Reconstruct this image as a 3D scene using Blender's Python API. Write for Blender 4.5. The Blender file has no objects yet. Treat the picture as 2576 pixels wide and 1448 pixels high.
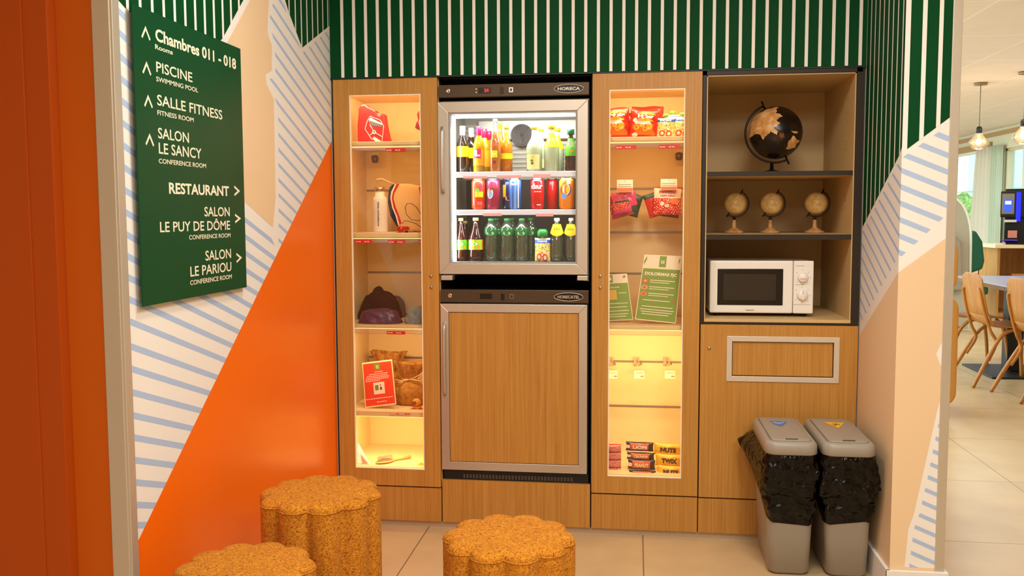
import bpy, bmesh, math, random
from mathutils import Vector, Matrix
random.seed(7)
sc = bpy.context.scene
COL = sc.collection
PI = math.pi

# ------------------------------------------------------------------ camera
FPX, YAW, PITCH, ROLL, DIST, EYE = 2324.79, 0.132267, 0.0801340, -0.00368, 3.68845, 1.303
_r = Vector((math.cos(YAW), math.sin(YAW), 0)); _f = Vector((-math.sin(YAW), math.cos(YAW), 0)); _u = Vector((0, 0, 1))
_f2 = _f*math.cos(PITCH) - _u*math.sin(PITCH); _u2 = _u*math.cos(PITCH) + _f*math.sin(PITCH)
_r3 = _r*math.cos(ROLL) + _u2*math.sin(ROLL); _u3 = _u2*math.cos(ROLL) - _r*math.sin(ROLL)
cd = bpy.data.cameras.new('camera'); cam = bpy.data.objects.new('camera', cd); COL.objects.link(cam)
cam.matrix_world = Matrix(((_r3.x, _u3.x, -_f2.x, 0), (_r3.y, _u3.y, -_f2.y, -DIST), (_r3.z, _u3.z, -_f2.z, EYE), (0, 0, 0, 1)))
cd.sensor_width = 36; cd.lens = 36*FPX/2576; cd.clip_start = 0.05; cd.clip_end = 100
sc.camera = cam

# ------------------------------------------------------------------ view, world, big lights
sc.view_settings.view_transform = 'Standard'; sc.view_settings.look = 'None'
sc.view_settings.gamma = 1; sc.view_settings.use_curve_mapping = False
sc.view_settings.exposure = 0.0
W = bpy.data.worlds.new('world'); sc.world = W; W.use_nodes = True
W.node_tree.nodes['Background'].inputs[0].default_value = (.80, .97, 1, 1)
W.node_tree.nodes['Background'].inputs[1].default_value = 3.6

def area(name, loc, size, power, color=(1, .97, .89), rot=(0, 0, 0), sy=None, spread=None):
    l = bpy.data.lights.new(name, 'AREA'); l.energy = power; l.color = color; l.size = size
    if sy: l.shape = 'RECTANGLE'; l.size_y = sy
    if spread: l.spread = spread
    o = bpy.data.objects.new(name, l); o.location = loc; o.rotation_euler = rot; COL.objects.link(o)
    return o
area('unseen_hall_light', (.35, -1.75, 2.56), .45, 27)
area('unseen_hall_light', (-.45, -1.35, 2.56), .3, 14)
area('unseen_hall_light', (.9, -3.6, 2.56), 1.0, 58)
area('unseen_hall_light', (-.6, -5.2, 2.56), 1.4, 62)  # fill behind the viewpoint, added for more frontal light on the cabinets
area('dining_fill', (3.6, 4.2, 2.46), 1.6, 31, (.86, .95, 1))  # this and the next: added area lights standing in for window daylight
area('dining_fill', (3.2, 8.2, 2.46), 2.2, 52, (.80, .94, 1))
area('dining_fill', (2.3, 1.2, 2.46), .8, 13, (1, .95, .9))

# ------------------------------------------------------------------ measuring helpers
def _ray(px, py):
    return _r3*(px-1288) - _u3*(py-724) + _f2*FPX
def at(px, py, y):
    d = _ray(px, py); t = (y+DIST)/d.y; return Vector((d.x*t, y, EYE+d.z*t))
def atz(px, py, z):
    d = _ray(px, py); t = (z-EYE)/d.z; return Vector((d.x*t, d.y*t-DIST, z))
def atx(px, py, x):
    d = _ray(px, py); t = x/d.x; return Vector((x, d.y*t-DIST, EYE+d.z*t))

# ------------------------------------------------------------------ materials
def lin(c):
    c = c/255; return c/12.92 if c <= .04045 else ((c+.055)/1.055)**2.4
def rgb(t): return (lin(t[0]), lin(t[1]), lin(t[2]), 1)
MATS = {}
def M(name, col=(200, 200, 200), rough=.5, metal=0, emit=0, trans=0, bump=None, spec=.5, coat=0, sheen=0):
    if name in MATS: return MATS[name]
    m = bpy.data.materials.new(name); m.use_nodes = True; MATS[name] = m
    nt = m.node_tree; b = nt.nodes['Principled BSDF']
    b.inputs['Base Color'].default_value = rgb(col); b.inputs['Roughness'].default_value = rough
    b.inputs['Metallic'].default_value = metal; b.inputs['Specular IOR Level'].default_value = spec
    if coat: b.inputs['Coat Weight'].default_value = coat; b.inputs['Coat Roughness'].default_value = .1
    if trans: b.inputs['Transmission Weight'].default_value = trans
    if emit: b.inputs['Emission Color'].default_value = rgb(col); b.inputs['Emission Strength'].default_value = emit
    if bump:
        sc_, st, di = bump
        tc = nt.nodes.new('ShaderNodeTexCoord'); n = nt.nodes.new('ShaderNodeTexNoise'); n.inputs['Scale'].default_value = sc_; n.inputs['Detail'].default_value = 2 if di > .02 else 4
        bp = nt.nodes.new('ShaderNodeBump'); bp.inputs['Strength'].default_value = st; bp.inputs['Distance'].default_value = di
        nt.links.new(tc.outputs['Object'], n.inputs['Vector']); nt.links.new(n.outputs['Fac'], bp.inputs['Height']); nt.links.new(bp.outputs[0], b.inputs['Normal'])
    return m
def ramp(nt, fac, stops):
    r = nt.nodes.new('ShaderNodeValToRGB'); e = r.color_ramp.elements
    while len(e) < len(stops): e.new(.5)
    for k, (p, c) in enumerate(stops): e[k].position = p; e[k].color = rgb(c)
    nt.links.new(fac, r.inputs[0]); return r.outputs[0]
def wood(name, c1, c2, c3, scale=(60, 60, 2.2), rough=.45):
    m = M(name, c2, rough); nt = m.node_tree; b = nt.nodes['Principled BSDF']
    tc = nt.nodes.new('ShaderNodeTexCoord'); mp = nt.nodes.new('ShaderNodeMapping'); mp.inputs['Scale'].default_value = scale
    n = nt.nodes.new('ShaderNodeTexNoise'); n.inputs['Scale'].default_value = 1; n.inputs['Detail'].default_value = 5; n.inputs['Roughness'].default_value = .65
    n.inputs['Distortion'].default_value = .25
    geo = nt.nodes.new('ShaderNodeNewGeometry')
    nt.links.new(geo.outputs['Position'], mp.inputs['Vector']); nt.links.new(mp.outputs[0], n.inputs['Vector'])
    nt.links.new(ramp(nt, n.outputs['Fac'], [(.3, c1), (.5, c2), (.7, c3)]), b.inputs['Base Color'])
    bp = nt.nodes.new('ShaderNodeBump'); bp.inputs['Strength'].default_value = .12; bp.inputs['Distance'].default_value = .001
    nt.links.new(n.outputs['Fac'], bp.inputs['Height']); nt.links.new(bp.outputs[0], b.inputs['Normal'])
    return m
def noisy(name, stops, scale=30, rough=.6, bump=.3, dist=.002, kind='noise', detail=4, distort=0, sheen=0):
    m = M(name, stops[0][1], rough); nt = m.node_tree; b = nt.nodes['Principled BSDF']
    tc = nt.nodes.new('ShaderNodeTexCoord')
    n = nt.nodes.new('ShaderNodeTexNoise'); n.inputs['Scale'].default_value = scale; n.inputs['Detail'].default_value = detail
    n.inputs['Distortion'].default_value = distort
    nt.links.new(tc.outputs['Object'], n.inputs['Vector'])
    nt.links.new(ramp(nt, n.outputs['Fac'], stops), b.inputs['Base Color'])
    bp = nt.nodes.new('ShaderNodeBump'); bp.inputs['Strength'].default_value = bump; bp.inputs['Distance'].default_value = dist
    nt.links.new(n.outputs['Fac'], bp.inputs['Height']); nt.links.new(bp.outputs[0], b.inputs['Normal'])
    if sheen: b.inputs['Sheen Weight'].default_value = sheen
    return m
def clear(name, tint=(255, 255, 255), body=.0, col=(200, 200, 200), gloss=.12, rough=.03):
    """thin clear glass or plastic: tinted see-through with a glossy skin and a little body colour"""
    if name in MATS: return MATS[name]
    m = bpy.data.materials.new(name); m.use_nodes = True; MATS[name] = m; nt = m.node_tree; nt.nodes.clear()
    out = nt.nodes.new('ShaderNodeOutputMaterial'); t = nt.nodes.new('ShaderNodeBsdfTransparent'); t.inputs[0].default_value = rgb(tint)
    d = nt.nodes.new('ShaderNodeBsdfDiffuse'); d.inputs[0].default_value = rgb(col)
    g = nt.nodes.new('ShaderNodeBsdfGlossy'); g.inputs['Roughness'].default_value = rough
    m1 = nt.nodes.new('ShaderNodeMixShader'); m1.inputs[0].default_value = body
    lw = nt.nodes.new('ShaderNodeLayerWeight'); lw.inputs['Blend'].default_value = .25
    mm = nt.nodes.new('ShaderNodeMath'); mm.operation = 'MULTIPLY_ADD'; mm.inputs[1].default_value = min(.8, gloss*4.5); mm.inputs[2].default_value = gloss*.25
    m2 = nt.nodes.new('ShaderNodeMixShader')
    L = nt.links.new
    L(t.outputs[0], m1.inputs[1]); L(d.outputs[0], m1.inputs[2]); L(lw.outputs['Fresnel'], mm.inputs[0]); L(mm.outputs[0], m2.inputs[0])
    L(m1.outputs[0], m2.inputs[1]); L(g.outputs[0], m2.inputs[2]); L(m2.outputs[0], out.inputs[0])
    return m
def tiles(name, c, joint, sx, sy, ox, oy, w, rough=.35, axes=('X', 'Y'), mottling=.5):
    m = M(name, c, rough); nt = m.node_tree; b = nt.nodes['Principled BSDF']
    geo = nt.nodes.new('ShaderNodeNewGeometry'); sp = nt.nodes.new('ShaderNodeSeparateXYZ'); nt.links.new(geo.outputs['Position'], sp.inputs[0])
    def line(o, s, off):
        a = nt.nodes.new('ShaderNodeMath'); a.operation = 'SUBTRACT'; a.inputs[1].default_value = off-w/2; nt.links.new(o, a.inputs[0])
        q = nt.nodes.new('ShaderNodeMath'); q.operation = 'FLOORED_MODULO'; q.inputs[1].default_value = s; nt.links.new(a.outputs[0], q.inputs[0])
        z = nt.nodes.new('ShaderNodeMath'); z.operation = 'LESS_THAN'; z.inputs[1].default_value = w; nt.links.new(q.outputs[0], z.inputs[0]); return z.outputs[0]
    mx = nt.nodes.new('ShaderNodeMath'); mx.operation = 'MAXIMUM'
    nt.links.new(line(sp.outputs[axes[0]], sx, ox), mx.inputs[0]); nt.links.new(line(sp.outputs[axes[1]], sy, oy), mx.inputs[1])
    n = nt.nodes.new('ShaderNodeTexNoise'); n.inputs['Scale'].default_value = 5; n.inputs['Detail'].default_value = 8; nt.links.new(geo.outputs['Position'], n.inputs['Vector'])
    lo = tuple(v*(1-.10*mottling) for v in c); hi = tuple(min(255, v*(1+.05*mottling)) for v in c)
    cr = ramp(nt, n.outputs['Fac'], [(.3, lo), (.7, hi)])
    mix = nt.nodes.new('ShaderNodeMix'); mix.data_type = 'RGBA'; nt.links.new(mx.outputs[0], mix.inputs['Factor']); nt.links.new(cr, mix.inputs[6]); mix.inputs[7].default_value = rgb(joint)
    nt.links.new(mix.outputs[2], b.inputs['Base Color'])
    return m

WOOD = wood('oak_laminate', (172, 117, 45), (187, 132, 55), (198, 146, 68), (150, 150, 2.4))
WOODB = wood('oak_laminate_base', (168, 114, 44), (184, 129, 54), (195, 143, 66), (150, 150, 2.4))
CREAM = M('cream_laminate', (236, 203, 142), .5)
BEIGE = M('beige_laminate', (206, 174, 120), .5)
EDGE = M('dark_bronze_edge', (48, 37, 27), .45, spec=.3)
BLACK = M('matte_black', (12, 11, 10), .5)
SHADOWGAP = M('black_board', (20, 16, 13), .7)
STEEL = M('brushed_steel', (206, 198, 186), .36, .75)
ALU = M('aluminium', (206, 198, 182), .4, .55)
PANEL = M('bronze_panel', (84, 68, 52), .35, .5)
WHITE = M('white_paint', (236, 232, 226), .55)
WHITEP = M('white_plastic', (238, 234, 226), .35)
GREEN = M('mural_green', (0, 68, 30), .6, spec=.12)
MWHITE = M('mural_white', (242, 238, 232), .5, spec=.3)
MBLUE = M('mural_blue', (176, 198, 232), .5, spec=.3)
PEACH = M('mural_peach', (236, 206, 166), .5, spec=.3)
ORANGE = M('mural_orange', (252, 112, 8), .28)
GLASS = clear('window_glass', (255, 255, 255), 0, gloss=.10)
ACRYL = clear('clear_acrylic', (255, 250, 245), .12, (240, 230, 215), gloss=.3)
RED = M('signal_red', (222, 36, 26), .4)
SILVER = M('silver_screw', (190, 186, 178), .25, 1)
TXTW = M('white_ink', (248, 244, 236), .5)
TXTC = M('cream_letters', (246, 234, 206), .5)

# ------------------------------------------------------------------ mesh builder
_tc = {}
def textmesh(s, bold):
    k = (s, bold)
    if k not in _tc:
        c = bpy.data.curves.new('t', 'FONT'); c.body = s; c.size = 1; c.resolution_u = 3; c.offset = bold
        o = bpy.data.objects.new('t', c)
        me = bpy.data.meshes.new_from_object(o)
        vs = [tuple(v.co) for v in me.vertices]; fs = [tuple(p.vertices) for p in me.polygons]
        bpy.data.objects.remove(o); bpy.data.curves.remove(c); bpy.data.meshes.remove(me)
        x0 = min(v[0] for v in vs); x1 = max(v[0] for v in vs)
        _tc[k] = ([(v[0]-x0, v[1]) for v in vs], fs, x1-x0)
    return _tc[k]
class MB:
    def __init__(s): s.v = []; s.f = []; s.m = []; s.s = []
    def add(s, vs, fs, mi=0, sm=False):
        n = len(s.v); s.v += [tuple(v) for v in vs]
        for k, f in enumerate(fs):
            s.f.append(tuple(i+n for i in f)); s.m.append(mi[k] if isinstance(mi, (list, tuple)) else mi); s.s.append(sm)
        return s
    def box(s, x0, x1, y0, y1, z0, z1, mi=0):
        v = [(x, y, z) for x in (x0, x1) for y in (y0, y1) for z in (z0, z1)]
        return s.add(v, [(0, 1, 3, 2), (4, 6, 7, 5), (0, 4, 5, 1), (2, 3, 7, 6), (0, 2, 6, 4), (1, 5, 7, 3)], mi)
    def poly(s, pts, mi=0): return s.add(pts, [tuple(range(len(pts)))], mi)
    def prism(s, pts, d, mi=0, side=None):
        """pts: 3D outline, d: extrusion vector"""
        n = len(pts); d = Vector(d); a = [Vector(p) for p in pts]; b = [p+d for p in a]
        si = mi if side is None else side
        return s.add(a+b, [tuple(range(n)), tuple(range(2*n-1, n-1, -1))]+[(i, (i+1) % n, n+(i+1) % n, n+i) for i in range(n)], [mi, mi]+[si]*n)
    def lathe(s, prof, c=(0, 0, 0), seg=20, mi=0, sm=True, sx=1, sy=1):
        vs = []; fs = []; ms = []
        for r, z in prof:
            for k in range(seg):
                a = 2*PI*k/seg; vs.append((c[0]+r*math.cos(a)*sx, c[1]+r*math.sin(a)*sy, c[2]+z))
        for i in range(len(prof)-1):
            for k in range(seg):
                fs.append((i*seg+k, i*seg+(k+1) % seg, (i+1)*seg+(k+1) % seg, (i+1)*seg+k)); ms.append(mi[i] if isinstance(mi, (list, tuple)) else mi)
        if prof[0][0] > 1e-5: fs.append(tuple(range(seg-1, -1, -1))); ms.append(ms[0])
        if prof[-1][0] > 1e-5: fs.append(tuple((len(prof)-1)*seg+k for k in range(seg))); ms.append(ms[-2] if len(ms) > 1 else 0)
        return s.add(vs, fs, ms, sm)
    def tube(s, pts, r, seg=8, mi=0, closed=False, r2=None):
        pts = [Vector(p) for p in pts]; vs = []; fs = []; n = len(pts); up = None
        for i, p in enumerate(pts):
            if closed: t = (pts[(i+1) % n]-pts[i-1]).normalized()
            else: t = (pts[min(i+1, n-1)]-pts[max(i-1, 0)]).normalized()
            if up is None: up = Vector((0, 0, 1)) if abs(t.z) < .9 else Vector((1, 0, 0))
            a = t.cross(up).normalized(); b = a.cross(t).normalized(); up = b
            rr = r[i] if isinstance(r, (list, tuple)) else r
            for k in range(seg):
                q = 2*PI*k/seg; vs.append(p+a*rr*math.cos(q)+b*(r2 or 1)*rr*math.sin(q))
        m = n if closed else n-1
        for i in range(m):
            for k in range(seg):
                j = (i+1) % n; fs.append((i*seg+k, i*seg+(k+1) % seg, j*seg+(k+1) % seg, j*seg+k))
        if not closed: fs += [tuple(range(seg-1, -1, -1)), tuple((n-1)*seg+k for k in range(seg))]
        return s.add(vs, fs, mi, True)
    def ball(s, c, r, seg=20, ring=12, fn=None, mi=0, sc3=(1, 1, 1), disp=None, flat=None):
        vs = []; fs = []; ms = []
        for i in range(ring+1):
            th = PI*i/ring
            for k in range(seg):
                a = 2*PI*k/seg; d = Vector((math.sin(th)*math.cos(a), math.sin(th)*math.sin(a), math.cos(th)))
                rr = r*(1+(disp(d) if disp else 0)); z = c[2]+d.z*rr*sc3[2]
                if flat is not None: z = max(z, flat)
                vs.append((c[0]+d.x*rr*sc3[0], c[1]+d.y*rr*sc3[1], z))
        for i in range(ring):
            for k in range(seg):
                fs.append((i*seg+k, (i+1)*seg+k, (i+1)*seg+(k+1) % seg, i*seg+(k+1) % seg))
                th = PI*(i+.5)/ring; a = 2*PI*(k+.5)/seg
                ms.append(fn(Vector((math.sin(th)*math.cos(a), math.sin(th)*math.sin(a), math.cos(th)))) if fn else mi)
        return s.add(vs, fs, ms, True)
    def text(s, t, o, R, U, h=None, w=None, mi=0, bold=.0, align='L', sq=1, warp=None):
        """lettering: cap height h along U, width w along R"""
        vs, fs, tw = textmesh(t, bold); R = Vector(R).normalized(); U = Vector(U).normalized(); o = Vector(o)
        kz = h/.73 if h else w/tw; kx = (w/tw) if w else kz*sq
        off = {'L': 0, 'C': -tw*kx/2, 'R': -tw*kx}[align]
        if warp: return s.add([warp(v[0]*kx+off, v[1]*kz) for v in vs], fs, mi)
        return s.add([o+R*(v[0]*kx+off)+U*(v[1]*kz) for v in vs], fs, mi)
    def xf(s, mat):
        s.v = [tuple(mat @ Vector(v)) for v in s.v]; return s
    def build(s, name, mats, parent=None, bev=0, seg=2, world=True, fix=True, sub=0, smooth=None):
        me = bpy.data.meshes.new(name)
        off = Vector((0, 0, 0))
        if parent is not None and world:
            p = parent
            while p is not None: off = off + p.location; p = p.parent
        me.from_pydata([tuple(Vector(v)-off) for v in s.v], [], s.f)
        if not isinstance(mats, (list, tuple)): mats = [mats]
        for m in mats: me.materials.append(m)
        for p, mi, sm in zip(me.polygons, s.m, s.s):
            p.material_index = mi; p.use_smooth = sm if smooth is None else smooth
        if fix:
            bm = bmesh.new(); bm.from_mesh(me); bmesh.ops.recalc_face_normals(bm, faces=bm.faces); bm.to_mesh(me); bm.free()
        o = bpy.data.objects.new(name, me); COL.objects.link(o)
        if parent is not None: o.parent = parent
        if bev:
            b = o.modifiers.new('bevel', 'BEVEL'); b.width = bev; b.segments = seg; b.limit_method = 'ANGLE'; b.angle_limit = math.radians(40)
        if sub:
            b = o.modifiers.new('subsurf', 'SUBSURF'); b.levels = sub; b.render_levels = sub
        return o
def tag(o, label=None, cat=None, group=None, kind=None):
    if label: o['label'] = label
    if cat: o['category'] = cat
    if group: o['group'] = group
    if kind: o['kind'] = kind
    return o
def thing(name, label, cat, loc=(0, 0, 0), rz=0, group=None):
    o = bpy.data.objects.new(name, None); o.location = loc; o.rotation_euler = (0, 0, rz); o.empty_display_size = .05
    COL.objects.link(o); return tag(o, label, cat, group)
def kids(o): return [c for c in bpy.data.objects if c.parent == o]
def dup(o, label=None, loc=None, rz=None, group=None, parent=None):
    ch = kids(o); c = o.copy(); COL.objects.link(c)
    if parent is not None: c.parent = parent
    if label: c['label'] = label
    if group: c['group'] = group
    if loc is not None: c.location = loc
    if rz is not None: c.rotation_euler = (0, 0, rz)
    for k in ch: dup(k, parent=c)
    return c
def struct(name, mb, mats, **k): return tag(mb.build(name, mats, **k), kind='structure')

# polygon clipping in 2D for the mural
def clip(poly, a, b, c):
    """keep a*x+b*y<=c"""
    out = []; n = len(poly)
    for i in range(n):
        p, q = poly[i], poly[(i+1) % n]; dp = a*p[0]+b*p[1]-c; dq = a*q[0]+b*q[1]-c
        if dp <= 0: out.append(p)
        if (dp < 0 < dq) or (dq < 0 < dp):
            t = dp/(dp-dq); out.append((p[0]+(q[0]-p[0])*t, p[1]+(q[1]-p[1])*t))
    return out
def band(poly, sl, lo, hi):
    p = clip(poly, -sl, 1, hi); return clip(p, sl, -1, -lo) if len(p) > 2 else []
def vband(poly, lo, hi):
    p = clip(poly, 1, 0, hi); return clip(p, -1, 0, -lo) if len(p) > 2 else []
def lay(mb, polys, fn, mi):
    for p in polys:
        if len(p) > 2: mb.poly([fn(*q) for q in p], mi)

# ================================================================== SETTING
XL, XR, YF, CH = -1.233, .862, -.505, 2.6
# floor
FLOOR = tiles('floor_tiles', (200, 171, 128), (124, 102, 78), .885, .885, .04, .09, .005, .32)
struct('floor', MB().box(-4, 5.35, -7, 15, -.05, 0), FLOOR)
# left wall with its mural
wl = MB(); wl.box(XL-.12, XL, -1.6, .62, 0, CH, 0)
m0 = lambda y, z: (XL+.0002, y, z); m1 = lambda y, z: (XL+.0004, y, z); m2 = lambda y, z: (XL+.0008, y, z)
orangeP = [(0.0, 1.603), (-1.6, .464), (-1.6, .0), (.0, .0)]
white_in = [(-1.6, 1.85), (-1.567, 1.817), (-1.535, 1.804), (-1.535, 1.72), (-1.025, 1.72), (-1.025, 1.385), (-.869, 1.315), (-.66, 1.225), (-.60, 1.165), (-1.6, .464)]
lay(wl, [orangeP], m1, 1)
greenA = [(-1.6, CH), (-1.6, 1.837), (-1.567, 1.817), (-1.535, 1.804), (-1.2, 1.72), (-1.05, 1.80), (-.998, 1.831), (-.84, 1.979), (-.30, 2.6)]
lay(wl, [greenA], m1, 2)
zs = [1.803, 1.752, 1.696, 1.643, 1.59, 1.537, 1.483, 1.43, 1.375, 1.321, 1.267, 1.214, 1.162, 1.108, 1.053, .991, .935, .876, .818, .762, .705, .648, .591, .539, .486, 1.856]
for k, z in enumerate(zs):
    c = z-.343*1.6; lay(wl, [band(white_in, -.343, c-.0085, c+.0085)], m0, 3)
for k in range(26):
    y = -1.527+.0592*k; lay(wl, [vband(greenA, y-.0065, y+.0065)], m2, 0)
peach = [(-.33, 2.6), (-.787, 1.991), (-.959, 1.832), (-1.0, 1.797), (-1.025, 1.41), (-.869, 1.343), (-.644, 1.259), (-.614, 1.361), (-.608, 1.698), (-.667, 1.739), (-.675, 1.771), (-.62, 1.793), (-.614, 1.88), (-.65, 1.913), (-.631, 2.026), (-.45, 2.6)]
lay(wl, [peach], m1, 4)
green2 = [(-.40, 2.6), (-.482, 2.059), (-.45, 2.025), (-.321, 1.921), (-.004, 2.063), (-.004, 2.6)]
lay(wl, [green2], m1, 2)
for k in range(9):
    y = -.446+.0605*k; lay(wl, [vband(green2, y-.0055, y+.0055)], m2, 0)
blueB = [(-.52, 2.2), (-.575, 2.039), (-.615, 2.0), (-.63, 1.953), (-.592, 1.893), (-.583, 1.834), (-.59, 1.778), (-.65, 1.758), (-.58, 1.685), (-.572, 1.633), (-.59, 1.275), (-.60, 1.17), (-.004, 1.603), (-.004, 2.05), (-.315, 1.905), (-.33, 1.91), (-.46, 2.01), (-.49, 2.04), (-.5, 2.2)]
BB = []
for ya, yb in ((-.7, -.5), (-.5, -.32), (-.32, 0)):
    BB.append(vband(blueB, ya, yb))
for k in range(23):
    c = 1.85-.0535*k+.053*4; lay(wl, [band(q, -.375, c-.0065, c+.0065) for q in BB], m0, 3)
struct('wall_left', wl, [MWHITE, ORANGE, GREEN, MBLUE, PEACH], fix=False)
# aluminium corner trim and the orange panelled wall that faces the hall
struct('trim_1', MB().box(XL-.012, XL+.006, -1.606, -1.575, 0, CH).box(XL-.045, XL-.0, -1.609, -1.6005, 0, CH), ALU, bev=.0015)
OW = M('rust_orange_paint', (192, 89, 8), .5, spec=.25); OW2 = M('rust_orange_panel', (174, 72, 6), .5, spec=.3)
wf = MB(); wf.box(-1.372, XL-.045, -1.606, -1.45, 0, CH, 0).box(-1.434, -1.372, -1.64, -1.45, 0, CH, 1).box(-4, -1.434, -1.645, -1.45, 0, CH, 1)
struct('wall_front', wf, [OW, OW2], bev=.0006)
# wall above the cabinets: green with white stripes
wb = MB(); wb.box(XL, XR, 0, .62, 1.853, CH, 0)
wb.box(XL-.12, XR+.02, .64, .72, 0, CH, 0)
for k in range(42):
    x = -1.18+.0492*k; wb.box(x-.006, x+.006, -.0035, .001, 1.856, CH, 1)
wb.box(XL, XR, -.003, .0, 1.849, 1.8535, 2)
struct('wall_back', wb, [GREEN, MWHITE, BLACK])
# right return wall: side face in the niche and the end face towards the hall
wr = MB(); wr.box(XR, 1.012, YF, .72, 0, CH, 0)
side = [(0, CH), (0, .0), (YF, 0), (YF, CH)]
s1 = lambda y, z: (XR-.0004, y, z); s2 = lambda y, z: (XR-.0008, y, z); s0 = lambda y, z: (XR-.0002, y, z)
lay(wr, [[(0, 0), (0, .83), (YF, 1.105), (YF, 0)]], s0, 3)
gs = [(0, CH), (0, 1.245), (-.474, 1.489), (YF, 1.515), (YF, CH)]; lay(wr, [gs], s1, 1)
for k in range(9):
    y = -.06*k; lay(wr, [vband(gs, max(y-.0055, YF), y+.0055)], s2, 0)
bs = [(0, 1.225), (-.474, 1.47), (YF, 1.49), (YF, 1.16), (0, .872)]
for k in range(22):
    c = 1.72-.0535*k; lay(wr, [band(bs, .45, c-.006, c+.006)], s1, 2)
f0 = lambda x, z: (x, YF-.0002, z); f1 = lambda x, z: (x, YF-.0004, z); f2 = lambda x, z: (x, YF-.0008, z)
lay(wr, [[(XR, 0), (XR, 1.105), (1.012, 1.222), (1.012, 0)]], f0, 3)
gf = [(.878, CH), (.878, 1.508), (1.012, 1.612), (1.012, CH)]; lay(wr, [gf], f1, 1)
lay(wr, [vband(gf, .914, .928), vband(gf, .965, .978)], f2, 0)
bf = [(XR, 1.48), (1.012, 1.59), (1.012, 1.30), (XR, 1.15)]
for k in range(14):
    c = 1.60-.0535*k+.42*XR; lay(wr, [band(bf, -.42, c-.009, c+.009)], f1, 2)
lay(wr, [[(1.012, .70), (1.0, .655), (.936, .297), (.919, .241), (.91, .11), (1.012, .11)], [(1.012, .885), (1.009, .883), (.989, .836), (1.004, .799), (1.012, .79)]], f1, 0)
bt = [(1.012, .68), (1.006, .62), (.975, .42), (.953, .297), (.936, .241), (.925, .11), (1.012, .11)]
for k in range(13):
    c = .60-.0468*k+.42; lay(wr, [band(bt, -.42, c-.008+.0, c+.006)], f2, 2)
struct('wall_right', wr, [MWHITE, GREEN, MBLUE, PEACH], fix=False)
struct('trim_2', MB().box(1.006, 1.036, YF-.004, YF+.03, .1, CH).box(1.0125, 1.036, YF, .72, .1, CH), ALU, bev=.0015)
struct('baseboard_right', MB().box(XR-.012, XR, YF-.012, 0, 0, .1).box(XR-.012, 1.048, YF-.014, YF-.001, 0, .1).box(1.036, 1.048, YF-.001, .72, 0, .1), WHITE, bev=.002)
# tiled skirting strip under the cabinets
struct('baseboard_back', MB().box(XL, .84, .012, .03, 0, .022), M('skirting_tile', (176, 150, 120), .4))
# hall shell around the viewpoint
HALLW = M('hall_paint', (224, 196, 160), .7)
struct('ceiling_hall', MB().box(-4, 2.0, -7, .72, CH, CH+.1), M('ceiling_paint', (238, 230, 216), .8))
struct('wall_rear', MB().box(-4, 5.35, -7.1, -7, 0, CH), HALLW)
struct('wall_far_left', MB().box(-4.1, -4, -7, -1.45, 0, CH), HALLW)

# ================================================================== CABINETS
def ring(mb, o, i, y0, y1, mi=0):
    """flat plate with a rectangular opening; o, i = (x0, x1, z0, z1)"""
    P = [(o[0], o[2]), (o[1], o[2]), (o[1], o[3]), (o[0], o[3])]; Q = [(i[0], i[2]), (i[1], i[2]), (i[1], i[3]), (i[0], i[3])]
    v = [(x, y, z) for y in (y0, y1) for L_ in (P, Q) for x, z in L_]; f = []
    for k in range(4):
        j = (k+1) % 4; f += [(k, j, 4+j, 4+k), (8+k, 12+k, 12+j, 8+j), (k, 8+k, 8+j, j), (4+k, 4+j, 12+j, 12+k)]
    return mb.add(v, f, mi)
def screw(par, px, py, y=0.0):
    p = at(px, py, y); m = MB().lathe([(.0065, 0), (.0065, .003), (.0045, .0045), (0, .0045)], seg=16)
    m.xf(Matrix.Translation(p) @ Matrix.Rotation(PI/2, 4, 'X'))
    m.box(p.x-.0005, p.x+.0005, p.y-.0052, p.y-.004, p.z-.003, p.z+.003, 1)
    return m.build('lock', [SILVER, BLACK], par)
SLATS = [1.60, 1.41, 1.22, 1.04, .85, .65, .45]
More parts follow.
